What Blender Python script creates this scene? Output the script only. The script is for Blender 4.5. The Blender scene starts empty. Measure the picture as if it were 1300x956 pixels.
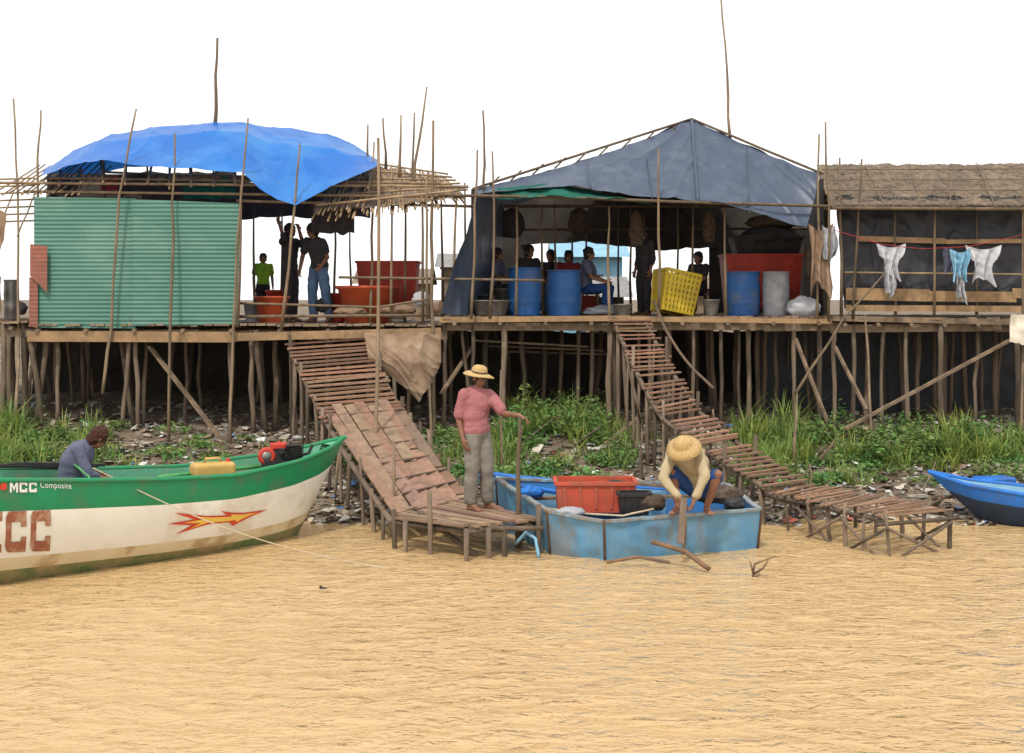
import bpy, bmesh, math, random
import numpy as np
from mathutils import Vector, Matrix, noise
random.seed(7); np.random.seed(7)
F=1790.; H=2.9; HY=380.; CX=650.
def W(px,py,d): return Vector(((px-CX)/F*d, d, H-(py-HY)/F*d))
def X(px,d): return (px-CX)/F*d
def Z(py,d): return H-(py-HY)/F*d
R_=random.uniform
scene=bpy.context.scene; COL=scene.collection
# ---------------- light, sky, camera
w=bpy.data.worlds.new('World'); scene.world=w; w.use_nodes=True; N=w.node_tree.nodes; L=w.node_tree.links
sk=N.new('ShaderNodeTexSky'); sk.sky_type='NISHITA'; sk.sun_disc=False; EL=math.radians(58); sk.sun_elevation=EL; sk.sun_rotation=math.radians(200); sk.dust_density=6; sk.air_density=1.0; sk.ozone_density=1
mx=N.new('ShaderNodeMix'); mx.data_type='RGBA'; mx.inputs[0].default_value=.8; mx.inputs[7].default_value=(10.6,10.5,10.3,1)
L.new(sk.outputs[0],mx.inputs[6]); L.new(mx.outputs[2],N['Background'].inputs['Color']); N['Background'].inputs['Strength'].default_value=.15
sun=bpy.data.lights.new('sun','SUN'); sun.energy=2.8; sun.angle=math.radians(3); sun.color=(1,.95,.87); so=bpy.data.objects.new('sun',sun); so.rotation_euler=(math.radians(90)-EL,0,math.radians(-20)); COL.objects.link(so)
cam=bpy.data.cameras.new('camera'); co=bpy.data.objects.new('camera',cam); COL.objects.link(co); co.location=(0,0,H); co.rotation_euler=(math.pi/2,0,0)
cam.sensor_width=36; cam.lens=36*F/1300; cam.shift_y=-(478-HY)/1300; cam.clip_end=4000; scene.camera=co
scene.view_settings.view_transform='Standard'; scene.view_settings.look='None'; scene.view_settings.exposure=0
# ---------------- materials
def mat(name,c1,c2=None,scale=3,rough=.8,bump=.3,bs=40,metal=0,st=(1,1,1),c3=None,f3=.7,s3=1.5,vary=.0,spec=.3,trans=0,attr=False,bd=.02,am=.5):
    m=bpy.data.materials.new(name); m.use_nodes=True; nt=m.node_tree; N=nt.nodes; L=nt.links
    b=N['Principled BSDF']; out=N['Material Output']
    tc=N.new('ShaderNodeTexCoord'); oi=N.new('ShaderNodeObjectInfo')
    mu=N.new('ShaderNodeMath'); mu.operation='MULTIPLY'; mu.inputs[1].default_value=37.
    L.new(oi.outputs['Random'],mu.inputs[0])
    va=N.new('ShaderNodeVectorMath'); va.operation='ADD'
    L.new(tc.outputs['Object'],va.inputs[0]); L.new(mu.outputs[0],va.inputs[1])
    mp=N.new('ShaderNodeMapping'); mp.inputs['Scale'].default_value=st; L.new(va.outputs[0],mp.inputs['Vector'])
    def noi(s,det=6):
        n=N.new('ShaderNodeTexNoise'); n.inputs['Scale'].default_value=s; n.inputs['Detail'].default_value=det; n.inputs['Roughness'].default_value=.65
        L.new(mp.outputs[0],n.inputs['Vector']); return n.outputs[0]
    def mix(f,a,bb,mode='MIX'):
        x=N.new('ShaderNodeMix'); x.data_type='RGBA'; x.blend_type=mode
        if isinstance(f,float): x.inputs[0].default_value=f
        else: L.new(f,x.inputs[0])
        for i,q in ((6,a),(7,bb)):
            if isinstance(q,tuple): x.inputs[i].default_value=(*q,1)
            else: L.new(q,x.inputs[i])
        return x.outputs[2]
    def rng(o,a,bb,t0=0,t1=1):
        r=N.new('ShaderNodeMapRange'); r.inputs[1].default_value=a; r.inputs[2].default_value=bb; r.inputs[3].default_value=t0; r.inputs[4].default_value=t1
        L.new(o,r.inputs[0]); return r.outputs[0]
    if c2 is None: c2=tuple(x*.65 for x in c1)
    if attr:
        at=N.new('ShaderNodeAttribute'); at.attribute_name='Col'
        col=mix(rng(noi(scale),.35,.65,0,am),at.outputs['Color'],c2)
    else:
        col=mix(rng(noi(scale),.36,.64),c1,c2)
    if c3 is not None: col=mix(rng(noi(s3,8),.5,.62,0,f3),col,c3)
    if vary>0:
        hs=N.new('ShaderNodeHueSaturation'); L.new(col,hs.inputs['Color'])
        L.new(rng(oi.outputs['Random'],0,1,1-vary,1+vary),hs.inputs['Value']); col=hs.outputs[0]
    L.new(col,b.inputs['Base Color'])
    b.inputs['Roughness'].default_value=rough; b.inputs['Metallic'].default_value=metal
    b.inputs['Specular IOR Level'].default_value=spec
    if bump>0:
        bp=N.new('ShaderNodeBump'); bp.inputs['Strength'].default_value=bump; bp.inputs['Distance'].default_value=bd
        L.new(noi(bs,4),bp.inputs['Height']); L.new(bp.outputs[0],b.inputs['Normal'])
    if trans>0:
        tr=N.new('ShaderNodeBsdfTranslucent'); L.new(col,tr.inputs['Color'])
        ms=N.new('ShaderNodeMixShader'); ms.inputs[0].default_value=trans
        L.new(b.outputs[0],ms.inputs[1]); L.new(tr.outputs[0],ms.inputs[2]); L.new(ms.outputs[0],out.inputs['Surface'])
    return m
M={}
M['bamboo']=mat('bamboo',(.20,.14,.085),(.10,.075,.05),6,.8,.4,50,st=(1,1,.25),vary=.4)
M['bamboolight']=mat('bamboo_light',(.31,.215,.125),(.16,.112,.068),5,.7,.3,50,vary=.25)
M['stilt']=mat('stilt_wood',(.17,.125,.087),(.085,.063,.046),6,.9,.5,40,st=(1,1,.25),vary=.45)
M['plank']=mat('weathered_plank',(.25,.175,.115),(.13,.095,.062),5,.85,.4,60,c3=(.09,.065,.045),s3=3)
M['rampwood']=mat('reddish_plank',(.3,.18,.12),(.12,.08,.055),7,.85,.6,60,attr=True,am=.55,c3=(.10,.07,.05),f3=.5,s3=4)
M['rampslat']=mat('slat_wood',(.3,.18,.12),(.10,.068,.048),8,.85,.5,50,attr=True,am=.5)
M['corr']=mat('green_corrugated',(.07,.185,.145),(.06,.16,.125),1.2,.5,.1,30,st=(1,1,2),c3=(.115,.22,.18),f3=.7,s3=.7)
M['rust']=mat('rusty_sheet',(.26,.10,.07),(.17,.08,.06),6,.8,.3,30)
M['bluetarp']=mat('blue_tarpaulin',(.006,.115,.44),(.008,.14,.50),1.2,.38,.12,9,c3=(.07,.27,.60),f3=.55,s3=.35,trans=.2,bd=.02)
M['darktarp']=mat('slate_tarpaulin',(.043,.06,.098),(.052,.072,.112),2.,.40,.2,5,c3=(.085,.11,.155),f3=.5,s3=1.2,trans=.06,bd=.02,st=(2.2,2.2,.35))
M['greencloth']=mat('green_cloth',(.012,.12,.085),(.01,.08,.06),2,.8,.3,10,trans=.2)
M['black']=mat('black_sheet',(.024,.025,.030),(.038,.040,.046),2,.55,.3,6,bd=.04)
M['dark']=mat('dark_board_shade',(.05,.042,.035),(.026,.022,.019),2,.9,.3,10)  # dark boards; tone raised to paint hazy shade on the under-deck backdrops
M['thatch']=mat('thatch',(.24,.18,.125),(.15,.112,.08),9,.95,.8,45,st=(1,.3,1),c3=(.10,.08,.06),f3=.5,s3=1.6,bd=.04)
M['ground']=mat('bank_soil',(.18,.135,.092),(.10,.075,.053),3,.95,.9,14,c3=(.25,.21,.165),f3=.7,s3=5,bd=.06)
M['litter']=mat('litter_mix',(.5,.5,.5),(.12,.095,.07),12,.7,.3,30,attr=True)
M['grass']=mat('grass_blade',(.1,.2,.04),(.07,.13,.035),1.5,.6,0,attr=True,trans=.35)
M['bluebarrel']=mat('blue_plastic',(.02,.10,.30),(.018,.08,.24),4,.5,.1,20,c3=(.10,.11,.14),f3=.6,s3=3)
M['red']=mat('red_plastic',(.50,.045,.025),(.38,.04,.025),4,.5,.1,20,c3=(.2,.05,.03),f3=.5,s3=3)
M['crate']=mat('red_orange_plastic',(.50,.085,.045),(.38,.06,.03),4,.5,.1,20,c3=(.25,.10,.06),f3=.6,s3=3)
M['orange']=mat('orange_plastic',(.48,.085,.03),(.38,.065,.025),4,.5,.1,20,c3=(.25,.08,.04),f3=.4,s3=3)
M['yellow']=mat('yellow_plastic',(.54,.40,.02),(.42,.30,.02),4,.5,.1,20,c3=(.35,.25,.04),f3=.5,s3=3)
M['blackpl']=mat('black_plastic',(.014,.014,.016),(.028,.026,.024),5,.5,.2,20)
M['greyplas']=mat('grey_sacking',(.33,.34,.36),(.21,.22,.24),5,.7,.5,20)
M['white']=mat('white_cloth',(.56,.56,.58),(.42,.43,.46),4,.85,.3,12,trans=.2)
M['metal']=mat('dull_metal',(.28,.27,.26),(.17,.155,.14),6,.45,.2,30,metal=.5)
M['canvas']=mat('brown_canvas',(.30,.20,.13),(.21,.14,.09),3,.9,.5,10,c3=(.36,.27,.19),f3=.5,s3=2,trans=.15)
M['hullgreen']=mat('boat_green',(.010,.21,.08),(.015,.16,.065),3,.4,.1,20,c3=(.10,.16,.09),f3=.4,s3=3)
M['hullwhite']=mat('boat_white',(.70,.68,.61),(.64,.61,.53),2,.5,.1,20,c3=(.45,.34,.20),f3=.45,s3=1.8)
M['hullstain']=mat('boat_stained_bottom',(.25,.19,.09),(.08,.14,.045),4,.7,.3,20,c3=(.30,.20,.10),f3=.8,s3=3)
M['hullyellow']=mat('boat_yellow_stain',(.56,.47,.31),(.48,.38,.22),3,.6,.2,20,c3=(.30,.19,.09),f3=.7,s3=3)
M['innergreen']=mat('boat_inner',(.13,.36,.24),(.07,.26,.15),3,.6,.2,20,c3=(.34,.31,.24),f3=.6,s3=3)
M['brownpaint']=mat('brown_paint',(.24,.075,.04),(.30,.12,.065),9,.6,0,c3=(.46,.38,.28),f3=.4,s3=9)
M['signwhite']=mat('white_paint',(.66,.66,.63),(.6,.6,.57),9,.6,0)
M['cream']=mat('cream_paint',(.6,.54,.44),(.48,.42,.33),8,.6,0)
M['flamered']=mat('red_paint',(.50,.04,.02),(.5,.06,.025),6,.5,0)
M['flameyel']=mat('yellow_paint',(.68,.46,.08),(.66,.40,.07),6,.5,0)
M['bargeblue']=mat('barge_blue_steel',(.07,.20,.34),(.12,.235,.32),2.5,.55,.25,12,c3=(.13,.145,.15),f3=.85,s3=2.2,st=(1.3,1.3,.55))
M['bargein']=mat('barge_inner_blue',(.03,.18,.42),(.03,.13,.3),3,.5,.2,15,c3=(.12,.12,.13),f3=.7,s3=3)
M['rustwood']=mat('rust_brown_rim',(.20,.11,.06),(.10,.07,.05),8,.85,.3,30)
M['worn']=mat('worn_blue_trim',(.20,.30,.36),(.16,.13,.10),7,.7,.3,30,c3=(.22,.13,.07),f3=.8,s3=4)
M['brightblue']=mat('bright_blue_paint',(.015,.15,.52),(.015,.11,.40),3,.45,.1,20,c3=(.07,.11,.2),f3=.4,s3=3)
M['paleblue']=mat('pale_blue_paint',(.20,.38,.5),(.14,.29,.41),3,.5,.1,20)
M['navy']=mat('navy_bottom',(.015,.035,.08),(.02,.03,.045),3,.6,.1,20)
M['skin']=mat('tanned_skin',(.22,.10,.06),(.165,.075,.042),8,.55,.1,60,spec=.4)
M['pinkshirt']=mat('faded_pink_cotton',(.29,.105,.11),(.31,.13,.13),10,.9,.2,60)
M['greytrouser']=mat('grey_trousers',(.19,.172,.145),(.165,.15,.125),6,.9,.2,60)
M['tanshirt']=mat('khaki_shirt',(.38,.31,.19),(.33,.265,.16),6,.9,.2,60)
M['denim']=mat('blue_cotton',(.02,.065,.22),(.015,.045,.15),6,.9,.3,30)
M['darkcloth']=mat('dark_cloth',(.026,.024,.028),(.045,.038,.04),6,.9,.3,30)
M['brownnet']=mat('brown_net',(.10,.07,.05),(.05,.035,.025),12,.9,.6,50)
M['slate']=mat('slate_cloth',(.075,.08,.125),(.095,.10,.15),6,.9,.2,50)
M['lime']=mat('lime_cloth',(.27,.5,.03),(.2,.4,.03),6,.9,.3,30)
M['redcloth']=mat('red_cloth',(.33,.04,.04),(.24,.025,.03),6,.9,.3,30)
M['jeans']=mat('pale_jeans',(.09,.15,.26),(.06,.11,.19),6,.9,.3,30)
M['hair']=mat('black_hair',(.010,.008,.007),(.016,.013,.011),20,.6,.4,90)
M['auburn']=mat('auburn_hair',(.085,.027,.012),(.03,.011,.007),40,.55,.9,120)
M['straw']=mat('straw_weave',(.54,.38,.17),(.36,.24,.10),45,.85,.7,90)
M['hatband']=mat('hat_band',(.10,.07,.04),None,10,.8,0)
M['eye']=mat('eye_dark',(.03,.02,.015),None,10,.3,0)
M['rope']=mat('pale_rope',(.5,.42,.3),(.36,.28,.19),30,.9,.2,60)
M['leafmat']=mat('weed_leaf',(.08,.17,.04),(.07,.12,.035),2,.6,0,attr=True,trans=.3)
M['limepl']=mat('green_plastic',(.07,.30,.08),(.05,.2,.06),6,.5,.1,20)
M['paleply']=mat('tan_board',(.34,.215,.11),(.23,.145,.08),4,.85,.3,30,c3=(.14,.10,.06),f3=.6,s3=3)
M['jerry']=mat('yellow_tan_plastic',(.50,.32,.09),(.42,.26,.08),4,.5,.1,20)

# ---------------- mesh builder
class MB:
    def __init__(s): s.v=[];s.f=[];s.m=[];s.c=[];s.cur=(1,1,1)
    def add(s,vs,fs,m=0,c=None):
        o=len(s.v); s.v+=[tuple(v) for v in vs]; s.f+=[tuple(i+o for i in f) for f in fs]; s.m+=[m]*len(fs)
        s.c+=[c or s.cur]*len(fs)
    def tube(s,pts,r,n=7,m=0,c=None):
        pts=[Vector(p) for p in pts]; k=len(pts)
        if not hasattr(r,'__len__'): r=[r]*k
        vs=[];fs=[]
        for i,p in enumerate(pts):
            t=(pts[min(i+1,k-1)]-pts[max(i-1,0)]).normalized()
            ref=Vector((0,0,1)) if abs(t.z)<.9 else Vector((0,1,0))
            u=t.cross(ref).normalized(); w=t.cross(u)
            for j in range(n):
                a=2*math.pi*j/n; vs.append(p+(u*math.cos(a)+w*math.sin(a))*r[i])
        for i in range(k-1):
            for j in range(n):
                a=i*n+j;b=i*n+(j+1)%n; fs.append((a,b,b+n,a+n))
        fs.append(tuple(range(n))[::-1]); fs.append(tuple((k-1)*n+j for j in range(n)))
        s.add(vs,fs,m,c)
    def box(s,c,size,R=None,m=0,tap=1.,col=None):
        c=Vector(c);vs=[]
        for z in (-.5,.5):
            k=1. if z>0 else tap
            for x,y in ((-.5,-.5),(.5,-.5),(.5,.5),(-.5,.5)):
                p=Vector((x*size[0]*k,y*size[1]*k,z*size[2]))
                if R is not None: p=R@p
                vs.append(c+p)
        s.add(vs,[(3,2,1,0),(4,5,6,7),(0,1,5,4),(1,2,6,5),(2,3,7,6),(3,0,4,7)],m,col)
    def plank(s,p0,p1,w,t,up=(0,0,1),m=0):
        p0=Vector(p0);p1=Vector(p1);d=(p1-p0); L=d.length; d.normalize()
        up=Vector(up); sd=d.cross(up).normalized(); u=sd.cross(d)
        R=Matrix((sd,d,u)).transposed()
        s.box((p0+p1)/2,(w,L,t),R,m)
    def ell(s,c,r,R=None,n=12,m=0):
        if not hasattr(r,'__len__'): r=(r,r,r)
        if R is not None and R.determinant()<0: R=R@Matrix.Diagonal((-1,1,1))
        c=Vector(c);vs=[];fs=[];h=max(4,n//2)
        def q(p):
            p=Vector((p[0]*r[0],p[1]*r[1],p[2]*r[2]))
            return c+(R@p if R is not None else p)
        vs.append(q((0,0,1)))
        for i in range(1,h):
            th=math.pi*i/h
            for j in range(n):
                a=2*math.pi*j/n; vs.append(q((math.sin(th)*math.cos(a),math.sin(th)*math.sin(a),math.cos(th))))
        vs.append(q((0,0,-1)))
        for j in range(n): fs.append((0,1+j,1+(j+1)%n))
        for i in range(h-2):
            for j in range(n):
                a=1+i*n+j;b=1+i*n+(j+1)%n; fs.append((a,a+n,b+n,b))
        e=len(vs)-1;o=1+(h-2)*n
        for j in range(n): fs.append((o+j,e,o+(j+1)%n))
        s.add(vs,fs,m)
    def lathe(s,prof,c,n=20,m=0,R=None,sx=1,sy=1):
        c=Vector(c);vs=[];fs=[]
        for (r,z) in prof:
            for j in range(n):
                a=2*math.pi*j/n; p=Vector((r*math.cos(a)*sx,r*math.sin(a)*sy,z))
                vs.append(c+(R@p if R is not None else p))
        for i in range(len(prof)-1):
            for j in range(n):
                a=i*n+j;b=i*n+(j+1)%n; fs.append((a,b,b+n,a+n))
        s.add(vs,fs,m)
    def grid(s,rows,m=0,mask=None):
        nu=len(rows[0]);vs=[p for r in rows for p in r];fs=[]
        for i in range(len(rows)-1):
            for j in range(nu-1):
                if mask and not mask(i,j): continue
                a=i*nu+j; fs.append((a,a+1,a+nu+1,a+nu))
        s.add(vs,fs,m)
ORG={}
def tagobj(o,label=None,cat=None,group=None,kind=None):
    if label: o['label']=label
    if cat: o['category']=cat
    if group: o['group']=group
    if kind: o['kind']=kind
def thing(name,loc,label,cat,group=None):
    o=bpy.data.objects.new(name,None); o.location=loc; o.empty_display_size=.1; COL.objects.link(o); ORG[o]=Vector(loc)
    tagobj(o,label,cat,group); return o
def mk(name,mb,mats,parent=None,loc=None,smooth=False,label=None,cat=None,group=None,kind=None,col=False):
    org=ORG[parent] if parent is not None else (Vector(loc) if loc is not None else Vector(mb.v[0]))
    me=bpy.data.meshes.new(name)
    V=np.array(mb.v,dtype=float)-np.array(org)
    me.from_pydata(V.tolist(),[],mb.f)
    if not isinstance(mats,(list,tuple)): mats=[mats]
    for q in mats: me.materials.append(q)
    me.polygons.foreach_set('material_index',mb.m)
    if smooth: me.polygons.foreach_set('use_smooth',[True]*len(mb.f))
    if col:
        ca=me.color_attributes.new('Col','FLOAT_COLOR','CORNER')
        lt=np.array([len(f) for f in mb.f]); C=np.repeat(np.array(mb.c,dtype=float),lt,axis=0)
        C=np.concatenate([C,np.ones((len(C),1))],1); ca.data.foreach_set('color',C.ravel())
    me.update()
    o=bpy.data.objects.new(name,me); COL.objects.link(o); ORG[o]=org
    if parent is not None: o.parent=parent
    else: o.location=org
    tagobj(o,label,cat,group,kind); return o
def wob(pts,n=4,a=.02):
    """subdivide a polyline and bend it slightly"""
    out=[];a*=.6
    for i in range(len(pts)-1):
        for k in range(n):
            p=Vector(pts[i]).lerp(Vector(pts[i+1]),k/n)
            out.append(p if (i==0 and k==0) else p+Vector((R_(-a,a),R_(-a,a),0)))
    out.append(Vector(pts[-1])); return out
def resample(pts,n):
    pts=[Vector(p) for p in pts]; L=[0]
    for i in range(1,len(pts)): L.append(L[-1]+(pts[i]-pts[i-1]).length)
    out=[]
    for k in range(n):
        t=L[-1]*k/(n-1); i=0
        while i<len(L)-2 and L[i+1]<t: i+=1
        f=(t-L[i])/max(1e-6,L[i+1]-L[i]); out.append(pts[i].lerp(pts[i+1],min(1,f)))
    return out
def sheetrows(rows,nu=40,nv=14,amp=.03,fr=2.,sag=0.,seed=0,cr=0.,cs=(3,.6,.9),sk=0.):
    rs=[resample(r,nu) for r in rows]; out=[]
    K=len(rs)-1
    for i in range(nv+1):
        t=i/nv*K; k=min(K-1,int(t)); f=t-k; row=[]
        for j in range(nu):
            p=rs[k][j].lerp(rs[k+1][j],f)
            n1=noise.noise(Vector((p.x*fr+seed,p.y*fr,p.z*fr)))+.5*noise.noise(Vector((p.x*fr*3+seed,p.y*fr*3,p.z*fr*2)))
            if cr:
                qx=p.x+sk*p.z; c1=1-abs(2*noise.noise(Vector((qx*cs[0]+seed*3,p.y*cs[1],p.z*cs[2])))); c2=1-abs(2*noise.noise(Vector((qx*cs[0]*2.3+9,p.y*cs[1]*2,p.z*cs[2]*2+seed))))
                d=cr*(max(0,c1)**5+.5*max(0,c2)**6); p=p+Vector((0,-d,d*.6))
            p=p+Vector((0,-amp*n1,amp*n1*.8)); p.z-=sag*math.sin(math.pi*f)
            row.append(p)
        out.append(row)
    return out
# ---------------- terrain
def gz(x,y):
    if y<18.2: z=(y-18.2)*.28
    elif y<22: z=(y-18.2)*.17
    elif y<27: z=.646+(y-22)*.09
    elif y<34: z=1.096+(y-27)*.12
    elif y<60: z=1.936+(y-34)*.012
    else: z=2.25
    sh=.12*math.sin(x*.7+1)*max(0,min(1,(y-16)/3))*max(0,1-(y-20)/20) if y<40 else 0
    if y<40: z+=.10*noise.noise(Vector((x*1.1,y*1.1,0)))+.07*noise.noise(Vector((x*3.3,y*3.3,4)))
    return z+sh*.5
mb=MB()
xs=[-1500,-400,-100,-40,-20]+list(np.linspace(-14,14,190))+[20,40,100,400,1500]
ys=list(np.linspace(12.5,34,150))+[38,44,55,80,150,400,1500]
mb.grid([[Vector((x,y,gz(x,y))) for x in xs] for y in ys])
mk('ground',mb,M['ground'],loc=(0,0,0),smooth=True,kind='structure')
# ---------------- water: silt-laden volume (flat diffuse) under a rippled reflective surface
wm=bpy.data.materials.new('muddy_water'); wm.use_nodes=True; nt=wm.node_tree; N=nt.nodes; L=nt.links; N.remove(N['Principled BSDF']); out=N['Material Output']
tc=N.new('ShaderNodeTexCoord')
def wn(scale,st,det=4,dist=0.):
    mp=N.new('ShaderNodeMapping'); mp.inputs['Scale'].default_value=st; L.new(tc.outputs['Object'],mp.inputs['Vector'])
    n=N.new('ShaderNodeTexNoise'); n.inputs['Scale'].default_value=scale; n.inputs['Detail'].default_value=det; n.inputs['Distortion'].default_value=dist; L.new(mp.outputs[0],n.inputs['Vector']); return n.outputs[0]
def mth(op,a,b):
    m=N.new('ShaderNodeMath'); m.operation=op
    for i,q in enumerate((a,b)):
        if isinstance(q,(int,float)): m.inputs[i].default_value=q
        else: L.new(q,m.inputs[i])
    return m.outputs[0]
cm=N.new('ShaderNodeMix'); cm.data_type='RGBA'; cm.inputs[6].default_value=(.47,.325,.165,1); cm.inputs[7].default_value=(.41,.275,.13,1); L.new(wn(.6,(.4,1,1),5),cm.inputs[0])
df=N.new('ShaderNodeBsdfDiffuse'); L.new(cm.outputs[2],df.inputs['Color'])
hgt=mth('ADD',mth('MULTIPLY',wn(3.6,(.8,1.2,1),3,.5),1.0),mth('MULTIPLY',wn(10.,(.8,1.2,1),3,.6),.40)); hgt=mth('ADD',hgt,mth('MULTIPLY',wn(26.,(.8,1.1,1),2,.3),.10))
bp=N.new('ShaderNodeBump'); bp.inputs['Strength'].default_value=1.; bp.inputs['Distance'].default_value=.075; L.new(hgt,bp.inputs['Height'])
gl=N.new('ShaderNodeBsdfGlossy'); gl.inputs['Roughness'].default_value=.06; gl.inputs['Color'].default_value=(1,.96,.88,1); L.new(bp.outputs[0],gl.inputs['Normal'])
fr_=N.new('ShaderNodeFresnel'); fr_.inputs['IOR'].default_value=1.33; L.new(bp.outputs[0],fr_.inputs['Normal'])
bp2=N.new('ShaderNodeBump'); bp2.inputs['Strength'].default_value=.3; bp2.inputs['Distance'].default_value=.05; L.new(hgt,bp2.inputs['Height']); L.new(bp2.outputs[0],df.inputs['Normal'])
ms=N.new('ShaderNodeMixShader'); L.new(fr_.outputs[0],ms.inputs[0]); L.new(df.outputs[0],ms.inputs[1]); L.new(gl.outputs[0],ms.inputs[2]); L.new(ms.outputs[0],out.inputs['Surface'])
xa=np.concatenate([[-1500,-400,-100,-30,-14],np.linspace(-8.5,8.5,480),[14,30,100,400,1500]])
ya=np.concatenate([[-1500,-300,-50,-5,4],np.linspace(8,19.5,420),[22,24]])
XX,YY=np.meshgrid(xa,ya); ZZ=np.zeros_like(XX)
rs=np.random.RandomState(3)
wx=XX+.25*np.sin(YY*1.3+XX*.4)+.06*np.sin(YY*5+XX*2); wy=YY+.2*np.sin(XX*1.1-YY*.3)+.06*np.sin(XX*4.1+YY)
for i in range(50):
    lam=.18*(.9/.18)**rs.rand(); k=2*math.pi/lam; th=math.pi/2+rs.randn()*.7
    a=.0030*lam*(.5+1.*rs.rand())
    ph=k*(wx*math.cos(th)+wy*math.sin(th))+rs.rand()*6.28
    env=.5+.5*np.sin(XX*(.5+rs.rand())+YY*(.8+rs.rand())+rs.rand()*6.28)
    ZZ+=a*(np.exp(1.5*(np.sin(ph)-1))*1.6-.45)*env
msk=(np.abs(XX)<9)&(YY>7)&(YY<20)
ZZ=np.where(msk,ZZ,0)
nX=len(xa);nY=len(ya)
V=np.stack([XX,YY,ZZ],-1).reshape(-1,3)
ii=np.arange(nY-1)[:,None]*nX+np.arange(nX-1)[None,:]
Fq=np.stack([ii,ii+1,ii+nX+1,ii+nX],-1).reshape(-1,4)
me=bpy.data.meshes.new('water'); me.from_pydata(V.tolist(),[],Fq.tolist()); me.materials.append(wm)
me.polygons.foreach_set('use_smooth',[True]*len(Fq)); wo=bpy.data.objects.new('water',me); COL.objects.link(wo); wo['kind']='structure'

# ---------------- generic house parts
def pole(parent,pts,r=.026,name='bamboo_pole',m='bamboo',a=.03,**k):
    w=[W(*p) for p in pts]; q=wob(w,3,a); b=MB(); n=len(q); r1=r*.55
    b.tube(q,[ (r1+(r-r1)*i/(n-1))*R_(.88,1.12) for i in range(n)],7)
    return mk(name,b,M[m],parent=parent,loc=q[-1],smooth=True,**k)
def stilt(parent,pxt,pxb,d,ztop,r=.045,db=0):
    xt=X(pxt,d);xb=X(pxb,d); zb=gz(xb,d+db)-.15; b=MB()
    q=wob([Vector((xt,d,ztop)),Vector((xb,d+db,zb))],4,.04)
    b.tube(q,[r*R_(.85,1.15) for _ in q],7); mk('stilt',b,M['stilt'],parent=parent,smooth=True)
def wc(a,v=.35):
    k=R_(1-v,1+v); return tuple(q*k*R_(.93,1.07) for q in a)
def deck(parent,x0,x1,y0,y1,z,name='deck'):
    b=MB(); x=x0
    while x<x1:
        w=R_(.10,.18); b.cur=wc((.25,.18,.12)); b.box((x+w/2,(y0+y1)/2-R_(0,.14),z-.02+R_(-.012,.012)),(w-.014,y1-y0,.035)); x+=w
    mk(name,b,M['rampslat'],parent=parent,col=True)
def beams(parent,x0,x1,y0,y1,z,front=True):
    b=MB()
    for i,y in enumerate(np.linspace(y0+.06,y1-.2,4)):
        x=x0
        while x<x1:
            e=min(x1,x+R_(2,3)); b.plank((x,y+R_(-.01,.01),z-.13+R_(-.02,.02)),(e+.15,y,z-.13+R_(-.03,.02)),.07,.13); x=e
    for x in np.linspace(x0+.2,x1-.2,9): b.tube([(x,y0-.15,z-.07),(x+R_(-.1,.1),y1,z-.07)],.035)
    mk('beam',b,M['plank'],parent=parent)

# ======== HOUSE L
dk=2.5
HL=thing('stilt_house',(X(300,25),25,gz(-4,25)),'open stilt house with bright blue tarpaulin roof and green wall','stilt house','stilt houses along the river bank')
deck(HL,X(38,23),X(556,23),22.95,28,dk); beams(HL,X(36,23),X(556,23),22.95,28,dk-.04)
b=MB(); b.plank(W(35,427,22.86),W(300,428,22.86),.05,.17); b.plank(W(297,428,22.82),W(560,421,22.82),.05,.13)
mk('fascia_board',b,M['paleply'],parent=HL)
b=MB(); nz=280
def wallgrid(px0,px1,t0,t1,b0,b1,d,nz,am=.005):
    rows=[]
    for i in range(nz+1):
        v=i/nz; row=[]
        for j in range(15):
            u=j/14; px=px0+(px1-px0)*u; py=(t0+(t1-t0)*u)*(1-v)+(b0+(b1-b0)*u)*v
            p=W(px,py,d); p.y+=am*math.sin(p.z*2*math.pi/.068)+.03*noise.noise(Vector((p.x,p.z*.5,0))); row.append(p)
        rows.append(row)
    return rows
b.grid(wallgrid(43,172,250,252,416,417,22.93,nz)); b.grid(wallgrid(168,303,253,258,414,412,22.87,nz))
cw=mk('corrugated_wall',b,M['corr'],parent=HL,smooth=True)
b=MB(); b.grid(wallgrid(38,60,310,312,350,372,22.84,70,.003)); b.grid(wallgrid(37,48,352,352,414,416,22.88,80,.003))
mk('rusty_patch',b,M['rust'],parent=cw,smooth=True,label='rust red corrugated patch')
front=[(52,224,22.8),(90,211,22.75),(130,204,22.75),(200,212,22.7),(262,217,22.7),(308,219,22.65),(330,240,22.6),(352,254,22.55),(376,261,22.55),(405,246,22.6),(440,229,22.7),(478,211,22.8)]
midr=[(54,219,23.8),(95,196,23.8),(140,180,23.8),(205,172,23.8),(262,168,23.8),(312,168,23.8),(340,180,23.8),(375,184,23.7),(405,186,23.8),(432,192,23.8),(455,198,23.8),(480,206,23.8)]
ridge=[(58,216,25),(95,192,25),(135,174,25),(200,161,25),(260,157,25),(310,156,25),(338,160,25),(370,162,25),(400,168,25),(428,174,25),(450,184,25),(481,204,25)]
back=[(70,240,27.6),(110,225,27.6),(150,215,27.6),(200,212,27.6),(260,210,27.6),(310,210,27.6),(340,212,27.6),(370,212,27.6),(400,214,27.6),(430,216,27.6),(455,222,27.6),(475,230,27.6)]
b=MB(); b.grid(sheetrows([[W(*p) for p in r] for r in (front,midr,ridge,back)],220,80,.025,.9,cr=.035,cs=(1.0,.5,.35),sk=.7))
mk('tarpaulin_roof',b,M['bluetarp'],parent=HL,smooth=True,label='bright blue tarpaulin roof')
b=MB()
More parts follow.
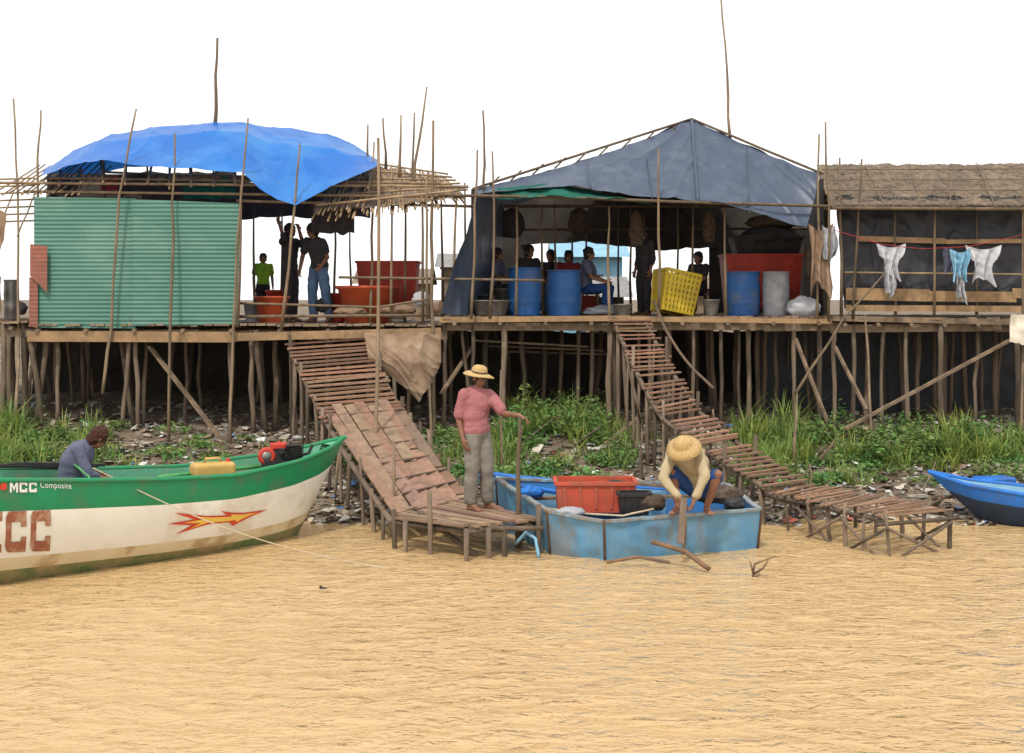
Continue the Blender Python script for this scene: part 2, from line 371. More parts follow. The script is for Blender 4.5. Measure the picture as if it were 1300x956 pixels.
for py0,py1,d,xa_,xb_ in ((232,237,23,-10,595),(226,233,23.4,60,560),(243,250,23.1,30,590),(222,226,25.2,60,560),(215,240,27.5,60,590),(255,262,23.2,300,600)):
    b.tube(wob([W(xa_,py0,d),W(xb_,py1,d)],8,.03),.024)
for i in range(15):
    px=75+i*28; b.tube(wob([W(px,236+R_(-4,4),22.9),W(px+R_(-6,10),190 if 120<px<430 else 215,25)],3,.015),.022); b.tube([W(px,194 if 120<px<430 else 215,25.),W(px,238,27.6)],.02)
mk('roof_frame',b,M['bamboolight'],parent=HL,smooth=True)
# dense lean-to of poles and thatch falling to the right of the tarp
b=MB(); b.grid(sheetrows([[W(440,205,25.3),W(500,214,25.2),W(560,231,25.1)],[W(398,268,22.95),W(500,262,22.95),W(588,247,22.95)]],60,20,.05,5))
mk('thatch_lean_to',b,M['thatch'],parent=HL,smooth=False)
b=MB()
for i in range(70):
    f=i/69; b.tube(wob([W(398+f*194+R_(-3,3),274+R_(-6,10)-f*20,22.85+R_(-.1,.05)),W(438+f*122+R_(-5,5),203+f*25+R_(-3,3),25.3)+Vector((0,0,.05))],3,.025),R_(.010,.018))
for i in range(6):
    f=i/5; b.tube(wob([W(400+30*f,266-60*f,22.9+2.3*f)+Vector((0,0,.07)),W(594-25*f,246-20*f,22.9+2.3*f)+Vector((0,0,.07))],6,.03),.018)
mk('bamboo_slat_roof',b,M['bamboolight'],parent=HL,smooth=True)
b=MB()
for i in range(14): b.tube(wob([W(-5+i*8,246+R_(-5,5),22.9),W(50+i*7,205+R_(-3,8),25.2)],3,.02),.014)
mk('bamboo_slat_roof',b,M['bamboolight'],parent=HL,smooth=True)
for (a,c,t,bb,mm,ll) in ((128,150,224,243,'redcloth','red cloth bundled over a roof beam'),(150,200,222,248,'darkcloth',0),(205,232,226,248,'darkcloth',0),(330,352,232,256,'darkcloth',0),(60,100,228,250,'darkcloth',0),(232,300,226,252,'greencloth','green cloth bundled over a roof beam'),(395,450,262,296,'darkcloth',0)):
    b=MB(); b.grid(sheetrows([[W(a,t,24),W(c,t,24)],[W(a,bb,24),W(c,bb,24)]],16,8,.08,5))
    mk('hanging_cloth',b,M[mm],smooth=True,label=ll or 'dark cloth bundled over a roof beam',cat='cloth',group='cloths hung under the roof')
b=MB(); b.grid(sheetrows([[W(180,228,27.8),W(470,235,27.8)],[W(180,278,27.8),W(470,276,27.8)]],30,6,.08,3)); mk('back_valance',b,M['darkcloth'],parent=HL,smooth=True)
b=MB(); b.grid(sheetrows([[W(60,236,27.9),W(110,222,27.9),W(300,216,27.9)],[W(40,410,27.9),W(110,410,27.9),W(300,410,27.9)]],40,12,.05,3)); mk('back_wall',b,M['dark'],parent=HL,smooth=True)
for p in [((173,138,22.8),(152,250,22.75),(141,418,22.8),(130,500,22.7)),((222,170,22.8),(219,300,22.7),(214,595,22.4)),
          ((315,150,22.6),(304,260,22.7),(296,420,22.7),(292,575,22.4)),((381,182,22.5),(370,300,22.6),(357,420,22.6)),
          ((276,48,25),(274,120,25),(273,175,25)),((17,125,23),(22,240,23),(24,420,23),(20,560,22.3)),((52,140,23.2),(47,200,23.2),(50,415,23.2)),
          ((467,158,24),(466,245,24)),((486,150,24),(490,215,24)),((509,146,24.5),(507,235,24.5)),((526,143,24.5),(524,240,24.5)),
          ((542,110,24),(531,180,24),(522,262,24)),((550,153,22.9),(548,300,22.9),(549,420,22.8),(552,560,22.3)),((536,240,23),(537,415,23)),
          ((475,180,23.6),(472,300,23.6),(470,420,23.6)),((322,268,25),(324,415,25)),((358,270,26),(356,405,26)),((132,210,24),(133,418,24)),((444,280,27.6),(446,405,27.6)),((560,232,25),(562,410,25)),
          ((498,235,23.4),(496,415,23.2)),((515,250,24.4),(514,410,24.4)),((541,225,22.8),(543,400,22.8)),((425,262,25),(424,405,25)),((306,235,22.9),(301,415,22.9))]:
    pole(HL,p,.038 if p[0][0] in (276,550,306) else .027)
for i,(a,c,d) in enumerate([(46,28,23),(60,44,23),(72,72,23.1),(36,58,22.9),(165,155,23),(172,176,23),(186,182,23.4),(152,172,23.2),(236,236,24),(253,254,24.5),(292,294,23),(318,322,23),(330,334,23.1),(325,340,22.9),(350,349,23.4),(372,376,23),(388,388,24),(420,412,23),(440,446,24),(470,470,23),(497,500,24),(520,518,23.2),(545,547,23)]):
    stilt(HL,a,c,d,dk-.1,R_(.03,.05))
for i in range(22): 
    px=R_(50,560); stilt(HL,px,px+R_(-14,14),R_(24.5,27.6),dk-.08,R_(.03,.05))
b=MB(); b.plank(W(190,440,23.1),W(283,560,22.6),.09,.04); mk('diagonal_brace',b,M['plank'],parent=HL)
b=MB(); b.grid(sheetrows([[W(40,432,27),W(560,430,27)],[W(40,560,27),W(560,545,27)]],40,10,.08,2)); mk('dark_backdrop',b,M['dark'],parent=HL,smooth=True)  # added dark sheet standing in for the deep shade under the deck
b=MB(); b.plank(W(300,402,23.05),W(560,400,23.05),.08,.05); b.tube(wob([W(305,385,23),W(480,390,23),W(545,380,23)],4,.02),.02); b.tube(wob([W(430,352,23),W(690,356,22.8)],5,.02),.022)
mk('hand_rail',b,M['bamboo'],parent=HL,smooth=True)

# ======== HOUSE M
dm=2.62
HM=thing('stilt_house',(X(800,25),25,gz(2,25)),'open stilt house with slate blue tarpaulin gable roof','stilt house','stilt houses along the river bank')
deck(HM,X(562,23),X(1052,23),22.95,28.6,dm); beams(HM,X(562,23),X(1052,23),22.95,28.6,dm-.04)
b=MB(); b.plank(W(558,406,22.86),W(800,404,22.86),.05,.09); b.plank(W(797,405,22.83),W(1056,408,22.83),.05,.08); mk('fascia_board',b,M['paleply'],parent=HM)
topL=[(604,242,23.1),(660,227,23.3),(730,208,23.7),(800,185,24.1),(845,165,24.4),(878,153,24.6)]
midL=[(606,244,22.9),(665,240,23.0),(730,225,23.1),(795,215,23.3),(845,206,23.5),(882,200,23.6)]
botL=[(606,248,22.75),(665,240,22.7),(730,236,22.7),(800,249,22.6),(845,252,22.6),(886,256,22.55)]
b=MB(); b.grid(sheetrows([[W(*p) for p in r] for r in (topL,midL,botL)],160,60,.02,1.,cr=.035,cs=(1.1,.4,.3),sk=-.6))
topR=[(878,153,24.6),(905,165,24.4),(940,182,24.0),(985,202,23.5),(1012,212,23.2),(1038,219,22.9)]
midR=[(882,200,23.6),(910,207,23.5),(945,218,23.3),(980,230,23.1),(1008,240,22.9),(1036,245,22.8)]
botR=[(886,256,22.55),(915,260,22.5),(950,268,22.5),(985,278,22.5),(1005,285,22.5),(1024,289,22.5)]
b.grid(sheetrows([[W(*p) for p in r] for r in (topR,midR,botR)],120,60,.02,1.,seed=5,cr=.04,cs=(1.1,.4,.3),sk=.6))
b.tube(resample([W(878,153,24.58),W(882,200,23.56),W(886,256,22.5)],8),.03)
for k,(p,q) in enumerate((((820,178,24.2),(828,252,22.55)),((948,186,23.9),(952,270,22.42)),((745,204,23.75),(750,238,22.62)))):
    b.tube(resample([W(*p),W((p[0]+q[0])/2,(p[1]+q[1])/2-2,(p[2]+q[2])/2-.12),W(*q)],8),.012)
mk('gable_tarpaulin',b,M['darktarp'],parent=HM,smooth=True,label='slate blue gable tarpaulin')
def off(p,dy,dz=0): q=W(*p); return Vector((q.x,q.y+dy,q.z+dz))
b=MB(); b.grid(sheetrows([[off(p,0,.01) for p in topL+topR[1:]],[off(p,4.3,-.1) for p in topL+topR[1:]]],80,14,.05,1.5)); mk('tarpaulin_roof',b,M['darktarp'],parent=HM,smooth=True)
b=MB(); b.grid(sheetrows([[W(632,238,22.95),W(700,233,22.95),W(760,243,22.95),W(812,256,22.95)],[W(628,252,22.6),W(700,249,22.5),W(760,252,22.5),W(830,258,22.6)]],40,8,.05,3)); mk('green_valance',b,M['greencloth'],parent=HM,smooth=True)
b=MB(); b.grid(sheetrows([[W(606,248,22.8),W(628,256,23.4),W(640,262,25.5)],[W(592,300,22.8),W(603,300,23.5),W(640,300,25.5)],[W(575,340,22.8),W(600,345,23.4),W(632,345,25.5)],[W(560,398,22.8),W(592,400,23.2),W(625,396,25.5)]],60,40,.05,2,cr=.06,cs=(2.5,1.5,.3))); mk('side_sheet',b,M['darktarp'],parent=HM,smooth=True)
b=MB()
for pts,r in (([W(556,248,22.6),W(700,250,22.6),W(850,256,22.5),W(1056,262,22.5)],.026),([W(600,240,23),W(878,151,24.7)],.022),([W(878,151,24.7),W(1045,221,22.9)],.022),([W(600,262,26),W(1050,262,26)],.03),([W(600,250,28.5),W(1050,255,28.5)],.03),([W(878,158,24.7),W(880,166,28.5)],.03),([W(640,292,27),W(1030,290,27)],.025)):
    b.tube(wob(pts,5,.015),r)
for i in range(9):
    px=620+i*28; b.tube([W(px,238-i*8,23.2+i*.15),W(px+14,224-i*8,23.2+i*.15)],.014)
mk('roof_frame',b,M['bamboo'],parent=HM,smooth=True)
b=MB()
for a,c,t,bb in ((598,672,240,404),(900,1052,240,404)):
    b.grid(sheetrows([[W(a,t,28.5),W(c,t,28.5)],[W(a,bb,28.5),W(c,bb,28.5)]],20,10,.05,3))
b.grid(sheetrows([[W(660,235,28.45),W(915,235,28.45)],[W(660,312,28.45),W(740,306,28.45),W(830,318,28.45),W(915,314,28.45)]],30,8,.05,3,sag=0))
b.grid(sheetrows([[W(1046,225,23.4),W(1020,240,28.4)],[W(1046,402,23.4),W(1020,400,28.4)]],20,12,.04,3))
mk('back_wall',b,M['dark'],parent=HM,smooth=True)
for p in [((613,140,23),(616,210,23),(614,245,23)),((606,190,22.6),(602,300,22.6),(598,405,22.7)),((625,192,22.6),(627,300,22.6),(622,405,22.6)),((836,188,22.45),(837,300,22.5),(836,402,22.6)),
          ((915,-8,24.2),(922,90,24.2),(927,178,24.2)),((1040,170,22.7),(1039,300,22.7),(1037,405,22.7)),((1048,155,22.5),(1051,260,22.5),(1052,408,22.6)),((1066,200,22.8),(1068,400,22.8)),
          ((688,262,24),(689,402,24)),((704,258,26),(706,400,26)),((773,262,23),(772,330,23),(774,410,22.9)),((880,262,24),(880,400,24)),((920,262,23),(921,404,23)),((580,240,23),(572,402,23)),((590,232,25),(592,402,25)),((818,270,27),(818,400,27)),((745,268,27.5),(745,400,27.5)),
          ((656,262,23.2),(655,402,23.2)),((800,262,25.5),(801,400,25.5)),((726,268,27),(727,400,27)),((860,262,26.5),(861,400,26.5)),((785,262,28),(786,400,28))]:
    pole(HM,p,.027)
for a,c,d in [(566,562,23),(585,600,23.2),(600,598,23),(618,615,23.6),(640,638,23),(662,668,23.8),(690,690,24.2),(712,712,24.5),(735,733,23.4),(752,750,24),(775,772,23),(778,782,23.8),(810,812,23.6),(838,836,24),(850,846,23.3),(880,877,23),(915,917,23),(938,938,23.2),(950,951,23.4),(962,962,24),(985,984,23.6),(1008,1010,23),(1040,1042,23),(1020,1028,24)]:
    stilt(HM,a,c,d,dm-.1,R_(.028,.05))
for i in range(26):
    px=R_(570,1050); stilt(HM,px,px+R_(-10,10),R_(24.5,26.8),dm-.08,R_(.03,.05))
b=MB(); b.plank(W(560,500,22.8),W(600,440,23.4),.07,.03); mk('diagonal_brace',b,M['plank'],parent=HM)
b=MB(); b.tube(wob([W(760,570,21.5),W(850,500,22.5)],3,.02),.03); mk('diagonal_brace',b,M['plank'],parent=HM)
b=MB(); b.grid(sheetrows([[W(560,420,27),W(1060,420,27)],[W(560,560,27),W(1060,560,27)]],40,10,.08,2)); mk('dark_backdrop',b,M['dark'],parent=HM,smooth=True)  # added backdrop; its dark colour paints the shade beneath this house
for k in range(3):
    b=MB(); b.plank(W(600+k*20,432+k*7,23.6+k*.5),W(745+k*20,440+k*5,23.8+k*.5),.22,.03); mk('board',b,M['plank'],label='weathered board stored beneath the deck',cat='board',group='boards stored beneath the deck')

# ======== HOUSE R
HR=thing('stilt_house',(X(1190,25),25,gz(7.5,25)),'stilt house with brown thatched roof, black sheet wall and laundry','stilt house','stilt houses along the river bank')
deck(HR,X(1054,23),X(1420,23),22.95,27.5,2.6); beams(HR,X(1054,23),X(1420,23),22.95,27.5,2.56)
b=MB(); b.plank(W(1056,404,22.85),W(1420,412,22.85),.05,.09); mk('fascia_board',b,M['plank'],parent=HR)
b=MB(); b.grid(sheetrows([[W(1036,209,26.4),W(1440,207,26.4)],[W(1054,262,22.6),W(1440,262,22.6)]],220,60,.045,4))
b.grid(sheetrows([[W(1040,210,26.45),W(1440,210,26.45)],[W(1040,250,29.5),W(1440,250,29.5)]],40,8,.05,3))
for i in range(9000):
    u=R_(0,1); v=R_(0,1.0) if R_(0,1)<.85 else R_(.97,1.0); p=W(1038+18*v+(1440-1038)*u,209,26.4).lerp(W(1056+(1440-1056)*u,262,22.6),v); p.z+=R_(.01,.05)
    dr=Vector((R_(-.05,.05),-.14,-.040+R_(-.01,.012))); w=R_(.004,.009); b.add([p+Vector((-w,0,0)),p+Vector((w,0,0)),p+dr*R_(.5,1.5)],[(0,1,2)])
mk('thatched_roof',b,M['thatch'],parent=HR,smooth=False)
b=MB()
for i in range(1,4):
    f=i/4; b.tube(wob([W(1040+14*f,207+53*f,26.4-3.8*f)+Vector((0,0,.07)),W(1440,205+55*f,26.4-3.8*f)+Vector((0,0,.07))],10,.03),.010)
for i in range(8):
    b.tube(wob([W(1060+i*46+R_(-9,9),211,26.2)+Vector((0,0,.06)),W(1070+i*48+R_(-9,9),262,22.6)+Vector((0,0,.06))],4,.03),.009)
b.tube(wob([W(1046,264,22.55),W(1440,266,22.55)],8,.01),.03)
mk('roof_batten',b,M['bamboo'],parent=HR,smooth=True)
b=MB(); b.grid(sheetrows([[W(1060,250,23.15),W(1440,250,23.15)],[W(1066,320,23.05),W(1440,320,23.05)],[W(1072,392,23.05),W(1440,392,23.05)]],150,40,.04,2.2,cr=.06,cs=(2.5,1,1)))
mk('sheet_wall',b,M['black'],parent=HR,smooth=True,label='black plastic sheet wall')
b=MB(); b.plank(W(1090,303,22.95),W(1200,306,22.95),.03,.09); b.plank(W(1200,307,22.93),W(1440,304,22.93),.03,.07)
b.plank(W(1074,373,22.93),W(1180,375,22.93),.03,.2); b.plank(W(1178,376,22.91),W(1290,377,22.91),.03,.17); b.plank(W(1285,372,22.9),W(1440,376,22.9),.03,.16); b.plank(W(1074,391,22.9),W(1440,393,22.9),.03,.1)
mk('wall_plank',b,M['paleply'],parent=HR)
b=MB(); b.tube(wob([W(1072,346,22.9),W(1440,350,22.9)],6,.01),.018); mk('wall_rail',b,M['bamboolight'],parent=HR,smooth=True)
for p in [((1094,202,22.7),(1088,300,22.75),(1083,405,22.8)),((1187,262,22.85),(1186,400,22.85)),((1299,215,22.6),(1297,400,22.7),(1297,600,21.8)),((1240,266,22.95),(1240,400,22.95)),((1136,266,22.95),(1137,400,22.95)),((1122,348,22.4),(1070,405,22.2),(1010,500,21.6)),((1098,400,22.7),(1107,560,21.5)),((1012,500,21.5),(1008,590,20.8))]:
    pole(HR,p,.026)
for a,c,d in [(1060,1058,23),(1083,1084,23),(1100,1100,23.6),(1122,1120,23),(1150,1152,23),(1165,1165,24),(1194,1195,22.9),(1197,1200,23.8),(1240,1238,23.3),(1262,1264,23.8),(1290,1294,23),(1320,1320,23),(1360,1360,23)]:
    stilt(HR,a,c,d,2.5,R_(.03,.05))
for i in range(14):
    px=R_(1060,1380); stilt(HR,px,px+R_(-8,8),R_(24.0,25.2),2.5,R_(.03,.045))
for p0,p1,ww in ((W(1282,432,22.7),W(1072,545,21.7),.07),(W(1060,440,22.9),W(1100,520,22.2),.05),(W(1010,430,22.9),W(1060,560,22.2),.05)):
    b=MB(); b.plank(p0,p1,ww,.04); mk('diagonal_brace',b,M['plank'],parent=HR)
b=MB(); b.grid(sheetrows([[W(960,415,25.3),W(1440,415,25.3)],[W(960,540,25.3),W(1440,545,25.3)]],80,20,.05,2,cr=.07,cs=(2,1,.6))); mk('dark_backdrop',b,M['black'],parent=HR,smooth=True)

# ======== HOUSE far left edge
HF=thing('stilt_house',(X(-60,25),25,gz(-9,25)),'neighbouring stilt house with bare bamboo frame','stilt house','stilt houses along the river bank')
deck(HF,X(-200,23),X(34,23),22.95,27,2.55); beams(HF,X(-200,23),X(34,23),22.95,27,2.5)
for px in (-30,4,12,30): stilt(HF,px,px+R_(-6,6),23,2.5,.045); stilt(HF,px+5,px+R_(-6,6),25,2.5,.045)
b=MB()
for i in range(7): b.tube(wob([W(-120,232+i*9,22.9+i*.4),W(44,226+i*9,22.9+i*.4)],5,.02),.016)
for i in range(5): b.tube(wob([W(-90+i*28,300,22.9),W(-60+i*28,228,25.3)],5,.02),.014)
mk('roof_frame',b,M['bamboolight'],parent=HF,smooth=True)
b=MB(); b.grid(sheetrows([[W(-100,262,23.2),W(2,268,23.2),W(10,275,23.2)],[W(-100,350,23.3),W(-5,330,23.3),W(0,325,23.2)]],20,14,.1,3)); mk('wall_cloth',b,M['canvas'],parent=HF,smooth=True)
b=MB(); b.grid(sheetrows([[W(-100,350,23.4),W(2,352,23.4)],[W(-100,400,23.4),W(2,400,23.4)]],16,10,.06,3)); mk('wall_board',b,M['plank'],parent=HF,smooth=True)

# ---------------- distant huts seen through the openings
def hut(px0,px1,pyt,d,mw,mr,label):
    x0=X(px0,d);x1=X(px1,d);z0=gz(0,d)-.2;zt=Z(pyt,d); rh=.5
    t=thing('hut',((x0+x1)/2,d,z0),label,'hut','huts behind the stilt houses'); b=MB()
    b.box(((x0+x1)/2,d+1.5,(z0+zt-rh)/2),(x1-x0,3,zt-rh-z0)); mk('wall',b,M[mw],parent=t)
    b=MB(); xm=(x0+x1)/2
    b.add([(x0-.2,d-.3,zt-rh),(x1+.2,d-.3,zt-rh),(x1+.2,d+1.5,zt),(x0-.2,d+1.5,zt),(x0-.2,d+3.3,zt-rh),(x1+.2,d+3.3,zt-rh)],[(0,1,2,3),(3,2,5,4)]); mk('roof',b,M[mr],parent=t)
    b=MB(); b.box((xm,d-.02,(z0+zt-rh)/2-.1),(.7,.06,1.5)); mk('door',b,M['dark'],parent=t)
hut(708,790,303,38,'paleblue','paleblue','pale blue hut with blue metal roof')
hut(455,540,340,44,'plank','thatch','small brown hut with thatched roof')
hut(752,792,350,33,'paleply','metal','low tan hut with metal roof')
hut(560,640,320,46,'plank','metal','small timber hut with metal roof')
hut(830,905,345,42,'plank','thatch','small brown hut with thatched roof')

# ---------------- free-standing poles in front
def fpole(pts,r,label,name='bamboo_pole',g='bamboo poles standing by the ramps'):
    q=wob([W(*p) for p in pts],3,.03); q[-1].z=min(q[-1].z,gz(q[-1].x,q[-1].y)-.2) ; b=MB(); n=len(q); b.tube(q,[r*(.6+.4*i/(n-1)) for i in range(n)],7); q0=q[-1]
    mk(name,b,M['bamboo'],loc=q0,smooth=True,label=label,cat='pole',group=g)
fpole([(480,175,20),(481,400,20),(477,560,19.6),(476,650,19.4)],.035,'tall thin bamboo pole beside the plank ramp')
fpole([(500,560,17.5),(496,690,17.2)],.03,'short pole at the foot of the plank ramp')
fpole([(795,450,20.5),(812,530,20.2),(815,600,19.8)],.03,'leaning pole beside the slatted ramp')
fpole([(636,470,20.5),(638,590,20)],.02,'thin pole standing among the grass')
fpole([(545,480,21),(550,600,19.8)],.025,'thin pole standing among the grass')
fpole([(1028,590,18.8),(1030,640,18.4)],.028,'short post beside the slatted ramp')
fpole([(455,560,19.2),(462,660,18.6)],.026,'short leaning pole beside the plank ramp')
fpole([(432,545,19.6),(425,650,19.0)],.024,'short leaning pole beside the plank ramp')
fpole([(905,520,20.8),(912,600,20.2)],.024,'thin pole standing beside the slatted ramp')
fpole([(660,528,16.45),(658,600,16.45),(657,700,16.45)],.035,'short wooden mooring post held by a standing man','wooden_post','mooring posts')

# ---------------- RAMP left
RL=thing('wooden_ramp',W(540,650,17.0),'broad reddish plank ramp leading from the jetty to the deck','ramp','ramps down to the water')
tl,tr_=W(367,438,22.9),W(463,431,22.9); bl,br=W(497,657,16.7),W(590,633,18.0)
def rp(u,v,h=0): p=tl.lerp(bl,v).lerp(tr_.lerp(br,v),u); return p+Vector((0,0,h-.16*math.sin(math.pi*v)))
b=MB(); v=.0
while v<.46:
    b.cur=wc((.27,.15,.095)); b.plank(rp(-.03+R_(-.04,.02),v,R_(0,.02)),rp(1.02+R_(-.04,.05),v+R_(-.006,.006),R_(0,.02)),R_(.09,.15),.03); v+=R_(.021,.029)
mk('slatted_walkway',b,M['rampslat'],parent=RL,col=True)
b=MB()
nb=7
for i in range(nb):
    v=random.choice([.36,.40,.44])+R_(-.02,.03)
    while v<1.0:
        e=v+R_(.28,.5); e=1.0+R_(-.01,.02) if e>.86 else e; u=(i+.5+R_(-.1,.1))/nb; w=(rp(1,v)-rp(0,v)).length/nb; h=.035+R_(0,.025); b.cur=wc(random.choice([(.30,.17,.115),(.26,.15,.10),(.25,.165,.115),(.34,.215,.155)]),.25)
        b.plank(rp(u,v,h),rp(u+R_(-.025,.025),e,h+R_(-.005,.01)),w*R_(.82,1.04),.022,up=(R_(-.06,.06),-.3,1)); v=e+R_(.003,.01)
for k in (.45,.56,.66,.75,.84,.93): v=k+R_(-.01,.01); b.cur=wc((.2,.13,.09)); b.plank(rp(-.03+R_(-.03,.03),v,.072),rp(1.02+R_(-.03,.04),v+R_(-.01,.01),.072),R_(.03,.045),.018)
mk('plank_walkway',b,M['rampwood'],parent=RL,col=True)
b=MB()
for u in (0,.5,1): b.tube([rp(u,i/12,-.05) for i in range(13)],.04)
mk('side_beam',b,M['stilt'],parent=RL,smooth=True)
for v in (.03,.1,.17,.25,.33,.42,.5,.6,.68,.77,.86,.95):
    for u in (-.02,1.02):
        p=rp(u,v,.02); zb=min(gz(p.x,p.y),p.z)-.25; b=MB(); q=wob([p+Vector((0,0,R_(-.02,.25))),Vector((p.x+R_(-.08,.08),p.y,zb))],3,.02); b.tube(q,R_(.022,.034)); mk('support_post',b,M['stilt'],parent=RL,smooth=True)
# ---------------- JETTY with standing man
JL=thing('jetty',W(590,660,16.8),'small weathered plank jetty standing on short posts','jetty','jetties at the water edge')
zj=.36
def jp(px,py,h=0): d=(H-zj)*F/(py-HY); p=W(px,py,d); p.z=zj+h; return p
A,B_,C_,D_=jp(500,657),jp(592,636),jp(682,660),jp(596,669)
b=MB()
for i in range(17):
    f=i/16; b.cur=wc((.26,.165,.11)); b.plank(A.lerp(B_,f)+Vector((R_(-.1,.04),0,R_(0,.02))),D_.lerp(C_,f)+Vector((R_(-.1,.12),R_(-.04,.04),R_(0,.025))),R_(.06,.115),.028)
mk('plank_deck',b,M['rampslat'],parent=JL,col=True)
b=MB(); b.tube([A+Vector((0,0,-.06)),D_+Vector((0,0,-.06)),C_+Vector((0,0,-.06))],.03); b.tube([B_+Vector((0,0,-.06)),C_+Vector((0,0,-.06))],.03); b.tube(wob([jp(532,655,.05),W(605,706,15.9)],3,.01),.035); b.tube(wob([jp(600,668,-.03),jp(690,665,-.05)],3,.01),.03); mk('edge_beam',b,M['stilt'],parent=JL,smooth=True)
for px,py,h in ((515,661,.0),(545,664,.35),(592,671,.0),(640,666,.0),(684,662,.2),(660,650,0),(590,640,.0),(500,657,.1),(620,668,-.02)):
    p=jp(px,py); b=MB(); b.tube(wob([p+Vector((0,-.03,h)),Vector((p.x+R_(-.04,.04),p.y,-.5))],3,.012),.03); mk('support_post',b,M['stilt'],parent=JL,smooth=True)
# ---------------- RAMP right
RR=thing('wooden_ramp',W(1000,618,18.2),'narrow slatted wooden ramp sloping from the deck to the water','ramp','ramps down to the water')
Lp=[W(779,407,22.9),W(806,470,21.4),W(838,530,20.2),W(900,575,19.1),W(972,621,18.0)]
Rp=[W(817,406,22.9),W(848,465,21.6),W(888,525,20.4),W(950,573,19.4),W(1016,614,18.7)]
LL=resample(Lp,44);RRr=resample(Rp,44)
b=MB()
for i in range(0,44): 
    if i in (7,16,25,33): continue
    a_=LL[i];c_=RRr[i]; b.cur=wc((.28,.155,.10)); j=Vector((0,R_(-.03,.03),R_(-.01,.02))); b.plank(a_+Vector((R_(-.09,.0),0,.05+R_(0,.01)))+j,c_+Vector((R_(0,.1),0,.05+R_(-.01,.01))),R_(.055,.09),.024)
mk('slatted_walkway',b,M['rampslat'],parent=RR,col=True)
b=MB(); b.tube(LL[::3]+[LL[-1]],.035); b.tube(RRr[::3]+[RRr[-1]],.035); mk('side_beam',b,M['stilt'],parent=RR,smooth=True)
b=MB(); b.tube(wob([p+Vector((.1,0,R_(.3,.45))) for p in RRr[2:30:6]],2,.02),.022); mk('hand_rail',b,M['bamboo'],parent=RR,smooth=True)
for i in range(3,44,3):
    for p in (LL[i],RRr[i]):
        zb=min(gz(p.x,p.y),p.z)-.3; b=MB(); b.tube(wob([p+Vector((0,0,.05+(R_(.1,.4) if i%4==0 else 0))),Vector((p.x+R_(-.1,.1),p.y,zb))],3,.02),R_(.02,.032)); mk('support_post',b,M['stilt'],parent=RR,smooth=True)
# ---------------- JETTY right
JR=thing('jetty',W(1100,650,16.8),'narrow bamboo slat jetty on crossed posts over water','jetty','jetties at the water edge')
zj=.43
A,B_,C_,D_=jp(968,624),jp(1016,614),jp(1206,650),jp(1124,658)
b=MB()
for i in range(42):
    if i in (9,21,30): continue
    f=i/41; b.cur=wc((.27,.16,.10)); b.plank(A.lerp(D_,f)+Vector((R_(-.09,.09),R_(-.14,.06),R_(0,.035))),B_.lerp(C_,f)+Vector((R_(-.09,.09),R_(-.06,.16),R_(0,.035))),R_(.025,.05),.018)
mk('slat_deck',b,M['rampslat'],parent=JR,col=True)
b=MB()
for f in (0,1): b.tube(wob([A.lerp(B_,f)+Vector((0,0,-.04)),D_.lerp(C_,f)+Vector((0,0,-.04))],5,.04),.025)
b.tube([D_+Vector((-.1,-.03,-.07)),C_+Vector((.1,0,-.07))],.025); mk('edge_beam',b,M['stilt'],parent=JR,smooth=True)
for f in (0.,.2,.4,.55,.7,.85,1.):
    for g in (0,1):
        p=A.lerp(D_,f) if g==0 else B_.lerp(C_,f); b=MB(); b.tube(wob([p+Vector((0,0,R_(.0,.1))),Vector((p.x+R_(-.12,.12),p.y,-.6))],3,.03),R_(.018,.03)); mk('support_post',b,M['stilt'],parent=JR,smooth=True)
for k,(p,q) in enumerate(((D_,C_),(A.lerp(D_,.65),D_),(A.lerp(D_,.3),A.lerp(D_,.65)),(C_,B_.lerp(C_,.7)))):
    for a_,c_,o in ((p,q,.05),(q,p,.08)):
        b=MB(); b.tube([a_+Vector((0,-o,-.1)),Vector((c_.x,c_.y-o,-.1))],.018); mk('cross_brace',b,M['stilt'],parent=JR,smooth=True)

# ---------------- hanging canvas rag
b=MB(); b.grid(sheetrows([[W(462,424,22.4),W(510,423,22.3),W(560,426,22.4)],[W(468,455,22.2),W(515,460,22.),W(560,462,22.3)],[W(492,478,22.2),W(520,495,22.),W(556,472,22.3)],[W(515,492,22.2),W(532,512,22.),W(548,490,22.3)]],70,60,.05,2,cr=.07,cs=(2.5,1,1.5),sk=.7))
mk('canvas_sheet',b,M['canvas'],loc=W(520,500,22.2),smooth=True,label='torn brown canvas sheet hanging below the deck',cat='sheet')
b=MB(); b.grid(sheetrows([[W(1283,400,22.3),W(1302,398,22.3),W(1330,400,22.3)],[W(1281,435,22.3),W(1300,437,22.2),W(1330,436,22.3)]],14,10,.06,5)); mk('canvas_sheet',b,M['cream'],smooth=True,label='pale folded cloth hanging from the deck edge',cat='sheet')

# ---------------- containers
def barrel(px,pyt,w,d,z,m,label,g='barrels on the deck'):
    r=w/2/F*d; h=Z(pyt,d)-z; x=X(px,d); t=thing('barrel',(x,d,z),label,'barrel',g)
    b=MB(); pr=[(0,0),(r*.93,0),(r*.96,.02*h)]
    for k in range(1,20):
        v=k/20; rr=r*(.95+.05*math.sin(math.pi*v)); 
        if k in (6,13): rr*=1.035
        pr.append((rr,h*v))
    pr+=[(r*.97,h*.97),(r*.99,h),(r*.93,h),(r*.92,h*.96),(0,h*.95)]
    b.lathe(pr,(x,d,z),26); mk('body',b,M[m],parent=t,smooth=True)
    b=MB(); b.lathe([(r*.97,h*.985),(r*1.02,h*.985),(r*1.02,h*1.02),(r*.97,h*1.02)],(x,d,z),26); mk('rim',b,M[m],parent=t,smooth=True)
barrel(666,341,42,23.9,dm,'bluebarrel','blue plastic barrel standing at the deck edge')
